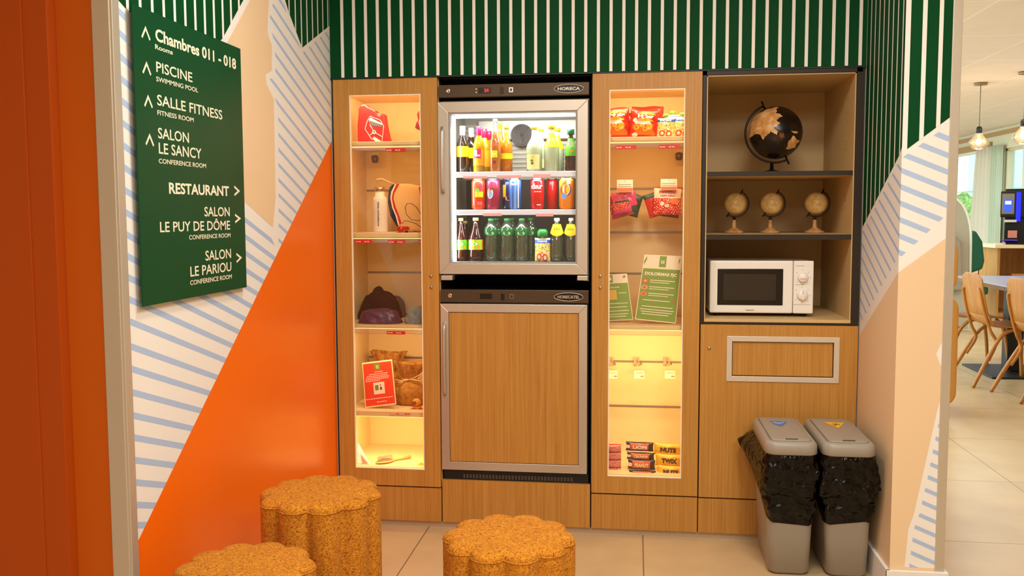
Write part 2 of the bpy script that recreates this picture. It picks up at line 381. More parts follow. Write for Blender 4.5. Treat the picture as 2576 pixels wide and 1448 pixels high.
def display_cabinet(x0, x1, g0, g1, label, shelves, locks):
    t = thing('display_cabinet', label, 'cabinet', ((x0+x1)/2, .2, .023))
    i0, i1, yb = x0+.018, x1-.018, .40
    c = MB(); c.box(x0, i0, .022, .44, .17, 1.85).box(i1, x1, .022, .44, .17, 1.85).box(i0, i1, .022, .44, 1.80, 1.85).box(i0, i1, .022, .44, .2, .246)
    c.box(i0, i1, yb, .44, .246, 1.80)
    c.build('carcass', CREAM, t)
    g = MB()
    for z in SLATS: g.box(i0+.001, i1-.001, yb-.003, yb-.0005, z-.004, z+.004)
    g.build('slatwall_rail', M('slat_aluminium', (150, 135, 115), .4, .6), t)
    d = MB(); a, b, z0, z1 = x0+.0015, x1-.0015, .172, 1.849
    ring(d, (a, b, z0, z1), (g0, g1, .243, 1.785), 0, .02)
    dr = d.build('door', WOOD, t, bev=.0008)
    MB().box(g0-.001, g1+.001, .012, .016, .242, 1.786).build('glass_pane', GLASS, dr)
    e = MB(); w = .004
    ring(e, (g0-.0003, g1+.0003, .2427, 1.7853), (g0+w, g1-w, .243+w, 1.785-w), .0005, .011)
    e.build('opening_edge', M('lit_edge_pale', (250, 236, 205), .4), dr)  # opening edge coloured pale to paint the cabinet light on it
    for l in locks: screw(dr, *l)
    MB().box(x0+.001, x1-.001, .004, .022, .023, .166).build('base_panel', WOODB, t, bev=.0008)
    for zt, zb, rail, labs in shelves:
        s = MB().box(i0+.001, i1-.001, .035, yb-.004, zb, zt).build('shelf', CREAM, t, bev=.003)
        if rail:
            MB().box(g0-.01, g1+.01, .029, .0335, rail[0], rail[1]).box(g0-.01, g1+.01, .026, .0335, rail[0]-.002, rail[0]).build('price_rail', ACRYL, s)
        for (pa, pb, qa, qb, mt) in labs:
            A = at(pa, qa, .026); B = at(pb, qb, .026)
            l = MB().box(A.x, B.x, .0255, .0275, B.z, A.z, 0)
            n = max(2, int((B.x-A.x)/.012)); zc = (A.z+B.z)/2
            for k in range(n-1):
                if k % 3 != 2: l.box(A.x+.004+k*.012, A.x+.013+k*.012, .0250, .0256, zc-.0015, zc+.0015, 1)
            l.build('price_label', [mt, TXTW], s)
    return t
LEFTCAB = display_cabinet(-1.226, -.790, -1.156, -.860, 'tall oak display cabinet with glass door beside the orange wall', [
    (1.601, 1.583, (1.565, 1.587), [(970, 1020, 373, 382, RED)]),
    (1.226, 1.206, (1.188, 1.208), [(893, 936, 603, 612, RED), (976, 1020, 604, 613, RED), (1054, 1070, 604, 613, RED)]),
    (.843, .829, (.809, .830), [(973, 1019, 832, 841, RED)]),
    (.479, .456, None, [(981, 1032, 1038, 1042, M('label_pink', (236, 96, 78), .4))])], [(1084, 694), (1085, 722)])
RIGHTCAB = display_cabinet(-.170, .2565, -.103, .190, 'tall oak display cabinet with glass door and snacks, beside the globe shelves', [
    (1.605, 1.587, (1.563, 1.588), [(1548, 1601, 366, 375, RED), (1657, 1711, 364, 374, RED)]),
    (.853, .836, (.817, .836), [])], [(1510, 694), (1510, 723)])
# LED strips inside the display cabinets (behind the door stiles) with the light they give
LED = M('warm_led', (255, 214, 140), .5, emit=2.2)
WARM = (1, .80, .47); AMB = (1, .60, .20)
def led(par, x0, x1, z, dirn, power, y=.06, tilt=28, col=None):
    MB().box(x0, x1, y-.005, y+.005, z-.003 if dirn < 0 else z, z if dirn < 0 else z+.003).build('led_strip', LED, par)
    area('cabinet_led_light', ((x0+x1)/2, y, z+(-.005 if dirn < 0 else .006)), x1-x0, power, col or WARM, (math.radians(tilt), 0, 0), sy=.02)
led(LEFTCAB, -1.19, -.82, 1.799, -1, 1.7, tilt=52); led(LEFTCAB, -1.19, -.82, .827, -1, .95); led(LEFTCAB, -1.19, -.82, .454, -1, 1.5)
led(LEFTCAB, -1.19, -.82, 1.204, -1, .22, col=AMB); led(LEFTCAB, -1.19, -.82, 1.581, -1, .55, col=AMB)  # amber strips added to deepen the orange of the dim middle compartments
led(RIGHTCAB, -.14, .22, 1.799, -1, 1.9, tilt=52); led(RIGHTCAB, -.14, .22, 1.585, -1, .75, col=AMB); led(RIGHTCAB, -.14, .22, .834, -1, 2.7)  # the amber one is added to tint the middle compartment
# small spotlights under the top shelves
def spot(par, px, py, y):
    p = at(px, py, y); m = MB()
    m.box(p.x-.016, p.x+.016, y+.018, y+.024, p.z-.018, p.z+.03, 0)
    m.lathe([(.008, -.016), (.014, -.012), (.016, .010), (.010, .016), (0, .018)], (p.x, y, p.z), 14, 1)
    m.build('spotlight', [M('spot_plate', (205, 180, 140), .4), M('spot_body', (96, 66, 40), .35, .5)], par)
spot(LEFTCAB, 943, 400, .30); spot(RIGHTCAB, 1708, 393, .30)

# fridge housing: black recess with oak base panel
hx0, hx1 = -.7885, -.1715
h = thing('fridge_housing', 'dark recess with oak base panel that holds the two stacked refrigerators', 'cabinet', (-.48, .3, .0))
m = MB().box(hx0, hx0+.003, .03, .62, .2, 1.85).box(hx1-.003, hx1, .03, .62, .2, 1.85).box(hx0, hx1, .60, .62, .2, 1.85).box(hx0, hx1, .03, .62, 1.846, 1.85).box(hx0, hx1, .06, .6, .19, .2)
m.build('recess_panel', SHADOWGAP, h)
MB().box(hx0+.002, hx1-.002, .004, .022, .023, .203).build('base_panel', WOODB, h, bev=.0008)
MB().box(-.30, -.19, .024, .6, .03, .19).build('support_block', SHADOWGAP, h)
MB().box(-.77, -.66, .024, .6, .03, .19).build('support_block', SHADOWGAP, h)

def frame(mb, x0, x1, z0, z1, w, y0, y1, mi=0):
    """four mitred rails"""
    o = [(x0, z0), (x1, z0), (x1, z1), (x0, z1)]; i = [(x0+w, z0+w), (x1-w, z0+w), (x1-w, z1-w), (x0+w, z1-w)]
    for k in range(4):
        j = (k+1) % 4; mb.prism([(o[k][0], y0, o[k][1]), (o[j][0], y0, o[j][1]), (i[j][0], y0, i[j][1]), (i[k][0], y0, i[k][1])], (0, y1-y0, 0), mi)
    return mb
def control_panel(t, z0, z1, lit):
    cp = MB().box(-.786, -.182, .0, .03, z0, z1).build('control_panel', PANEL, t, bev=.002)
    zc = (z0+z1)/2
    m = MB().lathe([(.010, 0), (.010, .002), (.007, .003), (.003, .003), (0, .001)], seg=18)
    m.xf(Matrix.Translation((-.746, 0, zc+.001)) @ Matrix.Rotation(PI/2, 4, 'X')); m.build('lock', [SILVER], cp)
    x = -.622
    d = MB().box(x, x+.05, -.0015, 0, zc-.011, zc+.011, 0)
    if lit: d.text('24', (x+.023, -.002, zc-.006), (1, 0, 0), (0, 0, 1), h=.013, w=.017, mi=1, bold=.02)
    d.build('display', [M('display_black', (18, 12, 10), .15), M('display_red', (255, 25, 20), .4, emit=3)], cp)
    MB().box(x-.012, x-.007, -.0012, 0, zc+.004, zc+.008).box(x-.012, x-.007, -.0012, 0, zc-.009, zc-.005).build('button', WHITEP if lit else PANEL, cp)
    MB().box(-.536, -.522, -.003, 0, zc-.014, zc+.011).build('rocker_switch', M('switch_black', (14, 12, 11), .25), cp, bev=.001)
    MB().box(-.500, -.483, -.003, 0, zc-.010, zc+.010, 0).box(-.495, -.488, -.0036, -.0028, zc-.005, zc+.005, 1).build('power_switch', [WHITEP if lit else M('dim_button', (112, 92, 72), .4), BLACK], cp, bev=.0008)
    lo = MB(); cx = -.262
    ring = []; 
    for k in range(32):
        a = 2*PI*k/32; ring.append((cx+.058*math.cos(a), -.0018, zc+.0165*math.sin(a)))
    lo.prism(ring, (0, .0018, 0), 0); lo.tube(ring, .0014, 6, 1, closed=True)
    lo.text('HORECA' if lit else 'HORECATEL', (cx, -.0024, zc-.0055), (1, 0, 0), (0, 0, 1), h=.0115, w=.088, mi=1, bold=.03, align='C')
    lo.build('logo_badge', [M('badge_black', (10, 9, 8), .3), M('badge_silver', (200, 190, 175), .35, .6)], cp)
    return cp
# upper refrigerator with the glass door
f = thing('refrigerator', 'steel framed glass door refrigerator full of drinks, upper of the two', 'refrigerator', (-.485, .3, 1.03))
FXI0, FXI1, FYB = -.762, -.206, .46
b = MB(); b.box(-.784, -.764, .052, .56, 1.03, 1.76).box(-.204, -.184, .052, .56, 1.03, 1.76).box(-.764, -.204, .052, .56, 1.735, 1.76).box(-.764, -.204, .052, .56, 1.06, 1.098).box(-.764, -.204, FYB, .56, 1.098, 1.735)
b.build('body', M('fridge_steel_inner', (150, 146, 132), .45, .3), f)
control_panel(f, 1.768, 1.818, True)
d = frame(MB(), -.790, -.186, 1.059, 1.751, .043, .0, .045).build('door', STEEL, f, bev=.0015)
g = frame(MB(), -.747, -.229, 1.102, 1.708, .006, .004, .044).build('door_gasket', M('gasket_grey', (150, 146, 140), .5), d)
MB().box(-.742, -.234, .018, .023, 1.107, 1.703).build('glass_pane', GLASS, d)
hp = []
for k in range(13): a = k/12; hp.append((-.770, -.006-.014*math.sin(PI*a)**.5, 1.388+.262*a))
MB().tube(hp, .0075, 10).build('handle', STEEL, d)
MB().box(-.783, -.735, -.0, .05, 1.034, 1.054).build('hinge_bracket', STEEL, f, bev=.002)
MB().box(-.228, -.185, -.002, .05, 1.036, 1.055).build('hinge_bracket', STEEL, f, bev=.002)
# interior: ribbed back, fan, led strip, two shelves
m = MB()
for k in range(12): m.box(-.76, -.208, FYB-.004, FYB-.001, 1.47+.02*k, 1.48+.02*k)
m.build('back_ribs', M('fridge_back', (178, 176, 158), .4, .2), f)
MB().box(-.758, -.21, FYB-.010, FYB-.0045, 1.107, 1.455).build('lower_back_shade', M('fridge_back_shade', (26, 27, 25), .5), f)  # dark sheet that paints the shade on the back below the top shelf
MB().box(-.70, -.25, FYB-.03, FYB-.005, 1.63, 1.72).build('evaporator_cover', M('fridge_cover', (190, 188, 172), .35, .3), f, bev=.006)
m = MB(); c = at(1312, 340, FYB-.042)
for r in (.046, .039, .032, .025, .018, .011): m.tube([(c.x+r*math.cos(2*PI*k/28), c.y, c.z+r*math.sin(2*PI*k/28)) for k in range(28)], .0017, 5, 1, closed=True)
m.prism([(c.x+.05*math.cos(2*PI*k/28), c.y+.003, c.z+.05*math.sin(2*PI*k/28)) for k in range(28)], (0, .006, 0), 0)
for a in (50, 130, 270): m.tube([(c.x, c.y-.002, c.z), (c.x+.048*math.cos(math.radians(a)), c.y-.002, c.z+.048*math.sin(math.radians(a)))], .0022, 5, 1)
m.build('fan_grille', [M('fan_dark', (34, 32, 30), .5), M('fan_wire', (128, 124, 116), .4, .5)], f)
COOL = M('cool_led', (240, 248, 255), .5, emit=7)
m = MB()
for k in range(46): m.box(-.742, -.735, .050, .053, 1.115+.0128*k, 1.122+.0128*k)
m.build('led_strip', COOL, f)
MB().box(-.725, -.24, .050, .054, 1.692, 1.6985).build('led_strip', COOL, f)
MB().box(-.73, -.235, .054, .062, 1.69, 1.71).build('led_profile', M('profile_white', (225, 228, 228), .3), f)
MB().tube([(-.232, .052, 1.70), (-.222, .054, 1.66), (-.220, .054, 1.50)], .003, 8).build('led_cable', WHITEP, f)
MB().box(-.752, -.728, .056, .062, 1.10, 1.72).build('led_profile', M('profile_white'), f)
area('fridge_led_and_fill', (-.728, .066, 1.41), .58, 1.8, (.93, .97, 1), (0, -PI/2, 0), sy=.008)
area('fridge_led_and_fill', (-.485, .08, 1.708), .46, 4.2, (.95, .98, 1), (math.radians(18), 0, 0), sy=.02)
area('fridge_led_and_fill', (-.485, .062, 1.445), .46, .8, (.95, .98, 1), (math.radians(15), 0, 0), sy=.015)
area('fridge_led_and_fill', (-.485, .060, 1.292), .46, .7, (.95, .98, 1), (math.radians(12), 0, 0), sy=.015)  # no strip here: fill added under the lower shelf to brighten the bottom bottles
for zt, labs in ((1.474, [(1165, 1226, 443, 448), (1250, 1312, 441, 447), (1342, 1385, 438, 446)]), (1.320, [(1215, 1262, 536, 543), (1348, 1392, 537, 544)])):
    s = MB()
    for k in range(19): s.box(-.756+.0295*k, -.753+.0295*k, .075, FYB-.035, zt-.006, zt-.003)
    s.box(-.76, -.208, .068, .075, zt-.008, zt-.002).box(-.76, -.208, .26, .265, zt-.009, zt-.006)
    s = s.build('wire_shelf', M('wire_grey', (190, 192, 190), .3, .5), f)
    MB().box(-.735, -.212, .058, .066, zt-.022, zt).build('price_rail', M('rail_white', (226, 230, 238), .3), s, bev=.002)
    for a in labs:
        A = at(a[0], a[2], .057); B = at(a[1], a[3], .057)
        l = MB().box(A.x, B.x, .0565, .0578, B.z, A.z, 0)
        l.build('price_label', [M('label_pale_red', (246, 168, 160), .4)], s)
MB().box(-.76, -.208, .075, FYB-.01, 1.099, 1.106).build('bottom_tray', M('tray_dark', (80, 84, 80), .4), f)

# lower refrigerator with the oak door
f2 = thing('refrigerator', 'refrigerator with steel framed oak door, lower of the two', 'refrigerator', (-.485, .3, .2035))
MB().box(-.784, -.184, .05, .56, .24, .985).build('body', SHADOWGAP, f2)
control_panel(f2, .944, .996, False)
d = frame(MB(), -.787, -.187, .248, .938, .034, .0, .045).build('door', STEEL, f2, bev=.0015)
MB().box(-.753, -.221, .004, .04, .282, .904).build('door_panel', WOOD, d)
frame(MB(), -.7535, -.2205, .2815, .9045, .0025, .0025, .006).build('panel_bead', M('bead_dark', (92, 70, 46), .5), d)
hp = [(-.770, -.004-.012*math.sin(PI*k/12)**.5, .56+.30*k/12) for k in range(13)]
MB().tube(hp, .006, 10).build('handle', STEEL, d)
m = MB().box(-.782, -.182, .02, .05, .2035, .242, 0)
for k in range(34): m.box(-.70+.0135*k, -.691+.0135*k, .016, .0205, .210, .228, 1)
m.build('vent_grille', [BLACK, M('vent_grey', (70, 60, 50), .5)], f2)

# open shelf cabinet with dark edges
o = thing('open_cabinet', 'open cabinet with dark framed beige shelves holding globes and a microwave', 'cabinet', (.556, .3, .023))
ox0, ox1, oz0 = .2575, .850, .868
m = MB(); t = .014
m.box(ox0, ox0+t, 0, .58, oz0, 1.848, 0).box(.829, ox1+.006, 0, .58, oz0, 1.848, 0).box(ox0, ox1, 0, .58, 1.833, 1.848, 0).box(ox0, ox1, .002, .58, oz0, .876, 0)
m.build('frame_edge', EDGE, o)
ix0, ix1, iyb = ox0+t+.001, .828, .575
m = MB(); m.box(ix0, ix0+.004, .004, iyb, .889, 1.832).box(ix1-.004, ix1, .004, iyb, .889, 1.832).box(ix0, ix1, iyb, iyb+.004, .876, 1.832).box(ix0, ix1, .004, iyb, 1.828, 1.832).box(ix0, ix1, .001, iyb, .8765, .889)
m.build('lining', BEIGE, o)
for zt, zb in ((1.463, 1.445), (1.219, 1.199)):
    s = MB().box(ix0+.004, ix1-.004, .012, iyb, zb, zt).build('shelf', BEIGE, o)
    MB().box(ix0+.004, ix1-.004, .006, .012, zb, zt).build('shelf_edge', EDGE, s)
for zc in (1.03, 1.06, 1.32, 1.35, 1.55, 1.58, 1.66, 1.69, 1.75):
    for yy in (.12, .42): MB().box(ix1-.0046, ix1-.004, yy-.002, yy+.002, zc-.002, zc+.002).build('shelf_pin_hole', M('pin_hole', (70, 50, 32), .6), o)
dx0, dx1, dz0, dz1 = .2595, .857, .170, .866
A = at(1842, 858, 0); B = at(2099, 952, 0); fx0, fx1, fz0, fz1 = A.x, at(2098, 862, 0).x, at(1843, 945, 0).z, A.z
d = ring(MB(), (dx0, dx1, dz0, dz1), (fx0, fx1, fz0, fz1), 0, .02)
d = d.build('door', WOOD, o, bev=.0008)
frame(MB(), fx0-.021, fx1+.021, fz0-.021, fz1+.021, .021, -.004, .001).build('flap_frame', M('satin_steel', (214, 204, 188), .4, .35), d, bev=.001)
MB().box(fx0+.003, fx1-.003, .005, .016, fz0+.003, fz1-.003).build('waste_flap', WOOD, d)
screw(d, 1784, 875)
MB().box(ox0+.02, .85, .03, .58, .03, .865).build('carcass', SHADOWGAP, o)
MB().box(.259, .857, .004, .022, .023, .164).build('base_panel', WOODB, o, bev=.0008)
tag(MB().box(-1.2305, -1.2265, .005, .05, .0225, 1.849).build('filler_strip', BLACK), 'narrow black filler strip between orange wall and tall oak cabinet', 'filler strip')

# ================================================================== SIGN on the left wall
sg = thing('wayfinding_sign', 'dark green hotel direction sign with cream lettering on the striped wall', 'sign', (XL, -1.22, 1.44))
SX = -1.215
MB().box(SX-.004, SX, -1.536, -.912, 1.075, 1.815).build('panel', M('sign_green', (2, 70, 36), .42, spec=.2), sg, bev=.0008)
MB().box(XL, SX-.004, -1.49, -1.46, 1.1, 1.79).build('wall_bracket', ALU, sg)
MB().box(XL, SX-.004, -.99, -.96, 1.1, 1.79).build('wall_bracket', ALU, sg)
def row(s, y0, y1, z, h, bold=.012, name='lettering'):
    MB().text(s, (SX+.0006, y0, z), (0, 1, 0), (0, 0, 1), h=h, w=y1-y0, bold=bold).build(name, TXTC, sg, fix=False)
row('Chambres 011 - 018', -1.431, -.949, 1.747, .031, .03)
row('Rooms', -1.434, -1.343, 1.725, .0125, .02)
row('PISCINE', -1.432, -1.237, 1.668, .027); row('SWIMMING POOL', -1.434, -1.205, 1.644, .0125, .015)
row('SALLE FITNESS', -1.433, -1.055, 1.584, .028); row('FITNESS ROOM', -1.434, -1.237, 1.559, .0125, .015)
row('SALON', -1.434, -1.268, 1.500, .028); row('LE SANCY', -1.433, -1.196, 1.461, .029); row('CONFERENCE ROOM', -1.435, -1.170, 1.436, .0125, .015)
row('RESTAURANT', -1.387, -1.024, 1.360, .029, .03)
row('SALON', -1.189, -1.023, 1.299, .028); row('LE PUY DE D\u00d4ME', -1.440, -1.023, 1.259, .0275); row('CONFERENCE ROOM', -1.285, -1.022, 1.2355, .0125, .015)
row('SALON', -1.191, -1.022, 1.173, .029); row('LE PARIOU', -1.284, -1.022, 1.1335, .0285); row('CONFERENCE ROOM', -1.287, -1.021, 1.110, .0135, .015)
def chev(p, w=.0033):
    m = MB(); X = SX+.0006
    a, b, c = (Vector(q) for q in p); n1 = (b-a).normalized(); n2 = (c-b).normalized()
    t1 = Vector((-n1.y, n1.x)); t2 = Vector((-n2.y, n2.x)); mt = (t1+t2)/(1+t1.dot(t2))
    q = [a+t1*w, b+mt*w, c+t2*w, c-t2*w, b-mt*w, a-t1*w]
    m.add([(X, v.x, v.y) for v in q], [(0, 1, 4, 5), (1, 2, 3, 4)])
    m.build('arrow', TXTC, sg, fix=False)
for p in ([(-1.497, 1.742), (-1.478, 1.768), (-1.458, 1.742)], [(-1.498, 1.655), (-1.479, 1.681), (-1.460, 1.655)], [(-1.495, 1.574), (-1.477, 1.599), (-1.458, 1.574)], [(-1.495, 1.479), (-1.476, 1.503), (-1.458, 1.478)],
          [(-.986, 1.389), (-.954, 1.376), (-.986, 1.363)], [(-.986, 1.303), (-.953, 1.2915), (-.986, 1.280)], [(-.984, 1.183), (-.952, 1.170), (-.984, 1.158)]): chev(p)

# ================================================================== STOOLS
MUSTARD = M('mustard_boucle', (222, 150, 34), .95)
def boucle(name, c1, c2, c3):
    m = M(name, c2, .95); nt = m.node_tree; b = nt.nodes['Principled BSDF']; L = nt.links.new
    tc = nt.nodes.new('ShaderNodeTexCoord')
    n0 = nt.nodes.new('ShaderNodeTexNoise'); n0.inputs['Scale'].default_value = 26; n0.inputs['Detail'].default_value = 2
    mul = nt.nodes.new('ShaderNodeVectorMath'); mul.operation = 'MULTIPLY_ADD'; mul.inputs[1].default_value = (.09, .09, .09)
    L(tc.outputs['Object'], n0.inputs['Vector']); L(n0.outputs['Color'], mul.inputs[0]); L(tc.outputs['Object'], mul.inputs[2])
    v = nt.nodes.new('ShaderNodeTexVoronoi'); v.feature = 'DISTANCE_TO_EDGE'; v.inputs['Scale'].default_value = 88
    L(mul.outputs[0], v.inputs['Vector'])
    L(ramp(nt, v.outputs['Distance'], [(.0, c1), (.12, c2), (.45, c3)]), b.inputs['Base Color'])
    bp = nt.nodes.new('ShaderNodeBump'); bp.inputs['Strength'].default_value = .7; bp.inputs['Distance'].default_value = .003
    L(v.outputs['Distance'], bp.inputs['Height']); L(bp.outputs[0], b.inputs['Normal'])
    return m
BOU = boucle('boucle_weave', (218, 146, 32), (188, 114, 12), (142, 80, 4))
def stool_outline(R, n=160, rot=0):
    N = 10; Rc = R*.74; rl = R-Rc; rl = max(rl, Rc*math.sin(PI/N)*1.14); Rc = R-rl; pts = []
    for k in range(n):
        a = 2*PI*k/n; q = ((a-rot) % (2*PI/N)); q = q-(2*PI/N) if q > PI/N else q
        r = Rc*math.cos(q)+math.sqrt(max(rl*rl-(Rc*math.sin(q))**2, 0)); pts.append((math.cos(a), math.sin(a), r))
    return pts
def stool(label, px, py, z, R, rot):
    p = atz(px, py, z); t = thing('scalloped_stool', label, 'stool', (p.x, p.y, 0), 0, 'mustard scalloped stools on the tiled floor')
    out = stool_outline(R, rot=rot); n = len(out)
    def skin(levels, name):
        m = MB(); vs = []; fs = []
        for dz, ins in levels:
            for cx, cy, r in out: vs.append((cx*(r-ins), cy*(r-ins), dz))
        for i in range(len(levels)-1):
            for k in range(n): fs.append((i*n+k, i*n+(k+1) % n, (i+1)*n+(k+1) % n, (i+1)*n+k))
        return m, vs, fs
    m, vs, fs = skin([(.004, .006), (.012, .001), (.03, 0), (z*.5, 0), (z-.028, 0), (z-.018, .0015)], 'side')
    fs.append(tuple(range(n-1, -1, -1))); m.add(vs, fs, 0, True); m.build('side_cover', BOU, t, world=False)
    m, vs, fs = skin([(z-.018, .0005), (z-.012, .0008), (z-.006, .005), (z-.001, .013), (z+.003, .03), (z+.005, .06), (z+.006, R*.72)], 'top')
    fs.append(tuple(6*n+k for k in range(n))); m.add(vs, fs, 0, True); s = m.build('seat_cover', BOU, t, world=False)
    MB().tube([(cx*(r-.0005), cy*(r-.0005), z-.018) for cx, cy, r in out], .0022, 6, closed=True).build('seam_piping', BOU, s, world=False)
    return t
stool('mustard scalloped stool against the orange wall, rear one of the three', 806, 1232, .49, .179, .1)
stool('mustard scalloped stool cut off at the lower left corner', 617, 1418, .43, .174, .25)
stool('mustard scalloped stool standing alone in front of the refrigerators', 1280, 1341, .45, .178, .05)

# ================================================================== BINS
def rrect(cx, cy, hx, hy, rad, n=6):
    pts = []
    for sx, sy, a0 in ((1, 1, 0), (-1, 1, 90), (-1, -1, 180), (1, -1, 270)):
        for k in range(n+1):
            a = math.radians(a0+90*k/n); pts.append((cx+sx*(hx-rad)+rad*math.cos(a), cy+sy*(hy-rad)+rad*math.sin(a)))
    return pts
def loft(mb, rings, mi=0, cap0=True, cap1=True, sm=True):
    n = len(rings[0]); vs = [p for r in rings for p in r]; fs = []
    for i in range(len(rings)-1):
        for k in range(n): fs.append((i*n+k, i*n+(k+1) % n, (i+1)*n+(k+1) % n, (i+1)*n+k))
    if cap0: fs.append(tuple(range(n-1, -1, -1)))
    if cap1: fs.append(tuple((len(rings)-1)*n+k for k in range(n)))
    return mb.add(vs, fs, mi, sm)
def noise3(x, y, z):
    return (math.sin(x*1.7+2.1*math.sin(y*1.3+z))+math.sin(y*2.3+1.7*math.sin(z*1.9+x*1.1))+math.sin(z*2.9+1.3*math.sin(x*2.2-y)))/3
_cr = random.Random(11)
CRD = [(_cr.uniform(-1, 1), _cr.uniform(-1, 1), _cr.uniform(-1, 1), _cr.uniform(0, 1), f) for f in (9, 11, 14, 18, 23, 29, 37)]
def crumple(x, y, z, s):
    t = 0
    for a, b, c, d, f in CRD:
        n = math.sqrt(a*a+b*b+c*c); w = f*(a*x+b*y+c*z)/n+d+s*.37; t += (2*abs(w-math.floor(w)-.5)-.5)*9/f
    return t
BINP = M('bin_grey_plastic', (152, 143, 130), .38)
BAGP = M('black_bin_liner', (5, 4, 3), .2, spec=.26, bump=(19, 1, .035))
def bin_(label, xb0, xb1, xt0, xt1, stick, seed, bulge):
    cb, ct = (xb0+xb1)/2, (xt0+xt1)/2; yb0, yb1, yt0, yt1 = -.345, -.045, -.445, -.06
    t = thing('waste_bin', label, 'bin', (cb, -.2, 0), 0, 'grey plastic waste bins side by side')
    def ring(f, g=0):
        x0 = xb0+(xt0-xb0)*f; x1 = xb1+(xt1-xb1)*f; y0 = yb0+(yt0-yb0)*f; y1 = yb1+(yt1-yb1)*f
        return [(x, y, .465*f) for x, y in rrect((x0+x1)/2, (y0+y1)/2, (x1-x0)/2+g, (y1-y0)/2+g, .03)]
    m = MB(); loft(m, [[(x*.0+x, y, .003) for x, y, z in ring(0, -.008)], [(x, y, .012) for x, y, z in ring(0)], ring(.3), ring(.6), ring(.98, -.006)])
    m.build('body', BINP, t)
    lz = .468; cx, cy, hx, hy = ct, (yt0+yt1)/2-.002, (xt1-xt0)/2+.004, (yt1-yt0)/2+.012
    def lr(ins, z, rad=.04, dome=0):
        return [(x, y, z+dome*(y-cy)/hy) for x, y in rrect(cx, cy, hx-ins, hy-ins, max(.008, rad-ins))]
    m = MB(); loft(m, [lr(.004, lz), lr(0, lz+.004), lr(.002, lz+.035), lr(.010, lz+.045), lr(.020, lz+.047), lr(.021, lz+.044), lr(.035, lz+.044)])
    lid = m.build('lid', BINP, t)
    m = MB(); loft(m, [lr(.023, lz+.043), lr(.023, lz+.049), lr(.027, lz+.0505), lr(.06, lz+.0515)])
    fl = m.build('flap', BINP, lid)
    MB().box(cx-.02, cx+.022, cy-hy+.026, cy-hy+.037, lz+.049, lz+.0525).build('catch', M('catch_grey', (70, 62, 55), .4), fl, bev=.001)
    A = []
    for px, py in stick[0]: q = atz(px, py, lz+.0522); A.append((q.x, q.y, lz+.0522))
    sm = MB(); sm.prism(A, (0, 0, .0006), 0)
    for line in stick[2]:
        q = [atz(a, b, lz+.0532) for a, b in line]; sm.tube([(v.x, v.y, lz+.053) for v in q], .0022, 5, 1, r2=.3)
    sm.build('sticker', [stick[1], stick[3]], fl)
    # liner folded over the rim
    rings = []; rg = []
    L = 44
    base = rrect(0, 0, 1, 1, .25, 40)
    for i in range(L+1):
        u = i/L; rr_ = []
        for k, (bx, by) in enumerate(base):
            a = math.atan2(by, bx); back = max(0, by)
            zlow = .215+.07*max(0, by)+.016*math.sin(a*2+seed)+.008*math.sin(5*a+seed*2)+.02*max(0, -bx)*max(0, by+.6)
            z = .470-(.470-zlow)*u
            f = z/.465; x0 = xb0+(xt0-xb0)*f; x1 = xb1+(xt1-xb1)*f; y0 = yb0+(yt0-yb0)*f; y1 = yb1+(yt1-yb1)*f
            puff = .003+.016*math.sin(PI*min(1, u*1.15))**.7
            nz = noise3(a*3+seed, z*17+seed, a*2-z*23); q1, q2 = bx*4.2+seed, by*4.2-seed; nz2 = crumple(bx*.09+by*.0, by*.2, z, seed)
            d = puff*(1+.5*nz)+.013*nz2*min(1, 4*u)*min(1, 4*(1-u))
            d += bulge*max(0, -bx)*max(0, .5+by)*math.sin(PI*min(1, u*1.4))*.5
            if u > .92: d *= .5
            ex = (x0+x1)/2+bx*((x1-x0)/2+d); ey = (y0+y1)/2+by*((y1-y0)/2+d*.8)
            ex = min(ex, XR-.004, .6385 if seed < 2 else 9); ex = max(ex, .6415 if seed > 2 else -9); ey = min(ey, -.006)
            rr_.append((ex, ey, z+.004*noise3(a*8, u*9, seed)*math.sin(PI*u)))
        rings.append(rr_)
    m = MB(); loft(m, rings, cap0=False, cap1=False); m.build('bin_liner', BAGP, t)
    return t
bin_('grey pedal-free waste bin with blue recycling sticker on its lid', .487, .632, .458, .630, ([(1937, 1058), (1980, 1060), (1966, 1072), (1947, 1066)], M('sticker_blue', (66, 122, 200), .4), [[(1945, 1061), (1958, 1064), (1972, 1062)]], TXTW), 1.3, .035)
bin_('grey waste bin with yellow triangular sticker, next to the right wall', .690, .832, .650, .822, ([(2070, 1061), (2124, 1063), (2110, 1077)], M('sticker_yellow', (240, 180, 30), .4), [[(2092, 1067), (2103, 1065), (2112, 1068)], [(2098, 1070), (2106, 1066)]], BLACK), 4.1, .0)

# ================================================================== MICROWAVE
mw = thing('microwave_oven', 'white microwave oven with two dials on the lowest open shelf', 'microwave', (.49, .25, .889))
ym = .085; a = at(1786.5, 655, ym); b = at(2045, 790, ym); mx0, mx1, mz1, mz0 = a.x, b.x, a.z, .903
MB().box(mx0, mx1, ym+.02, ym+.33, mz0, mz1-.002).build('housing', WHITEP, mw, bev=.006)
CU = lambda u, v: at(1750+u/3.291, 600+v/3.291, ym)
dv = CU(810, 300).x
dr = MB().box(mx0, dv-.0012, ym, ym+.019, mz0, mz1).build('door', WHITEP, mw, bev=.006, seg=3)
w0 = CU(182, 248); w1 = CU(720, 553)
MB().box(w0.x, w1.x, ym-.0015, ym+.001, w1.z, w0.z).build('door_window_frame', M('mw_black', (14, 11, 9), .18), dr, bev=.004)
w0 = CU(230, 292); w1 = CU(662, 510)
MB().box(w0.x, w1.x, ym-.0022, ym-.001, w1.z, w0.z).build('viewing_window', M('mw_mesh', (44, 36, 28), .25), dr)
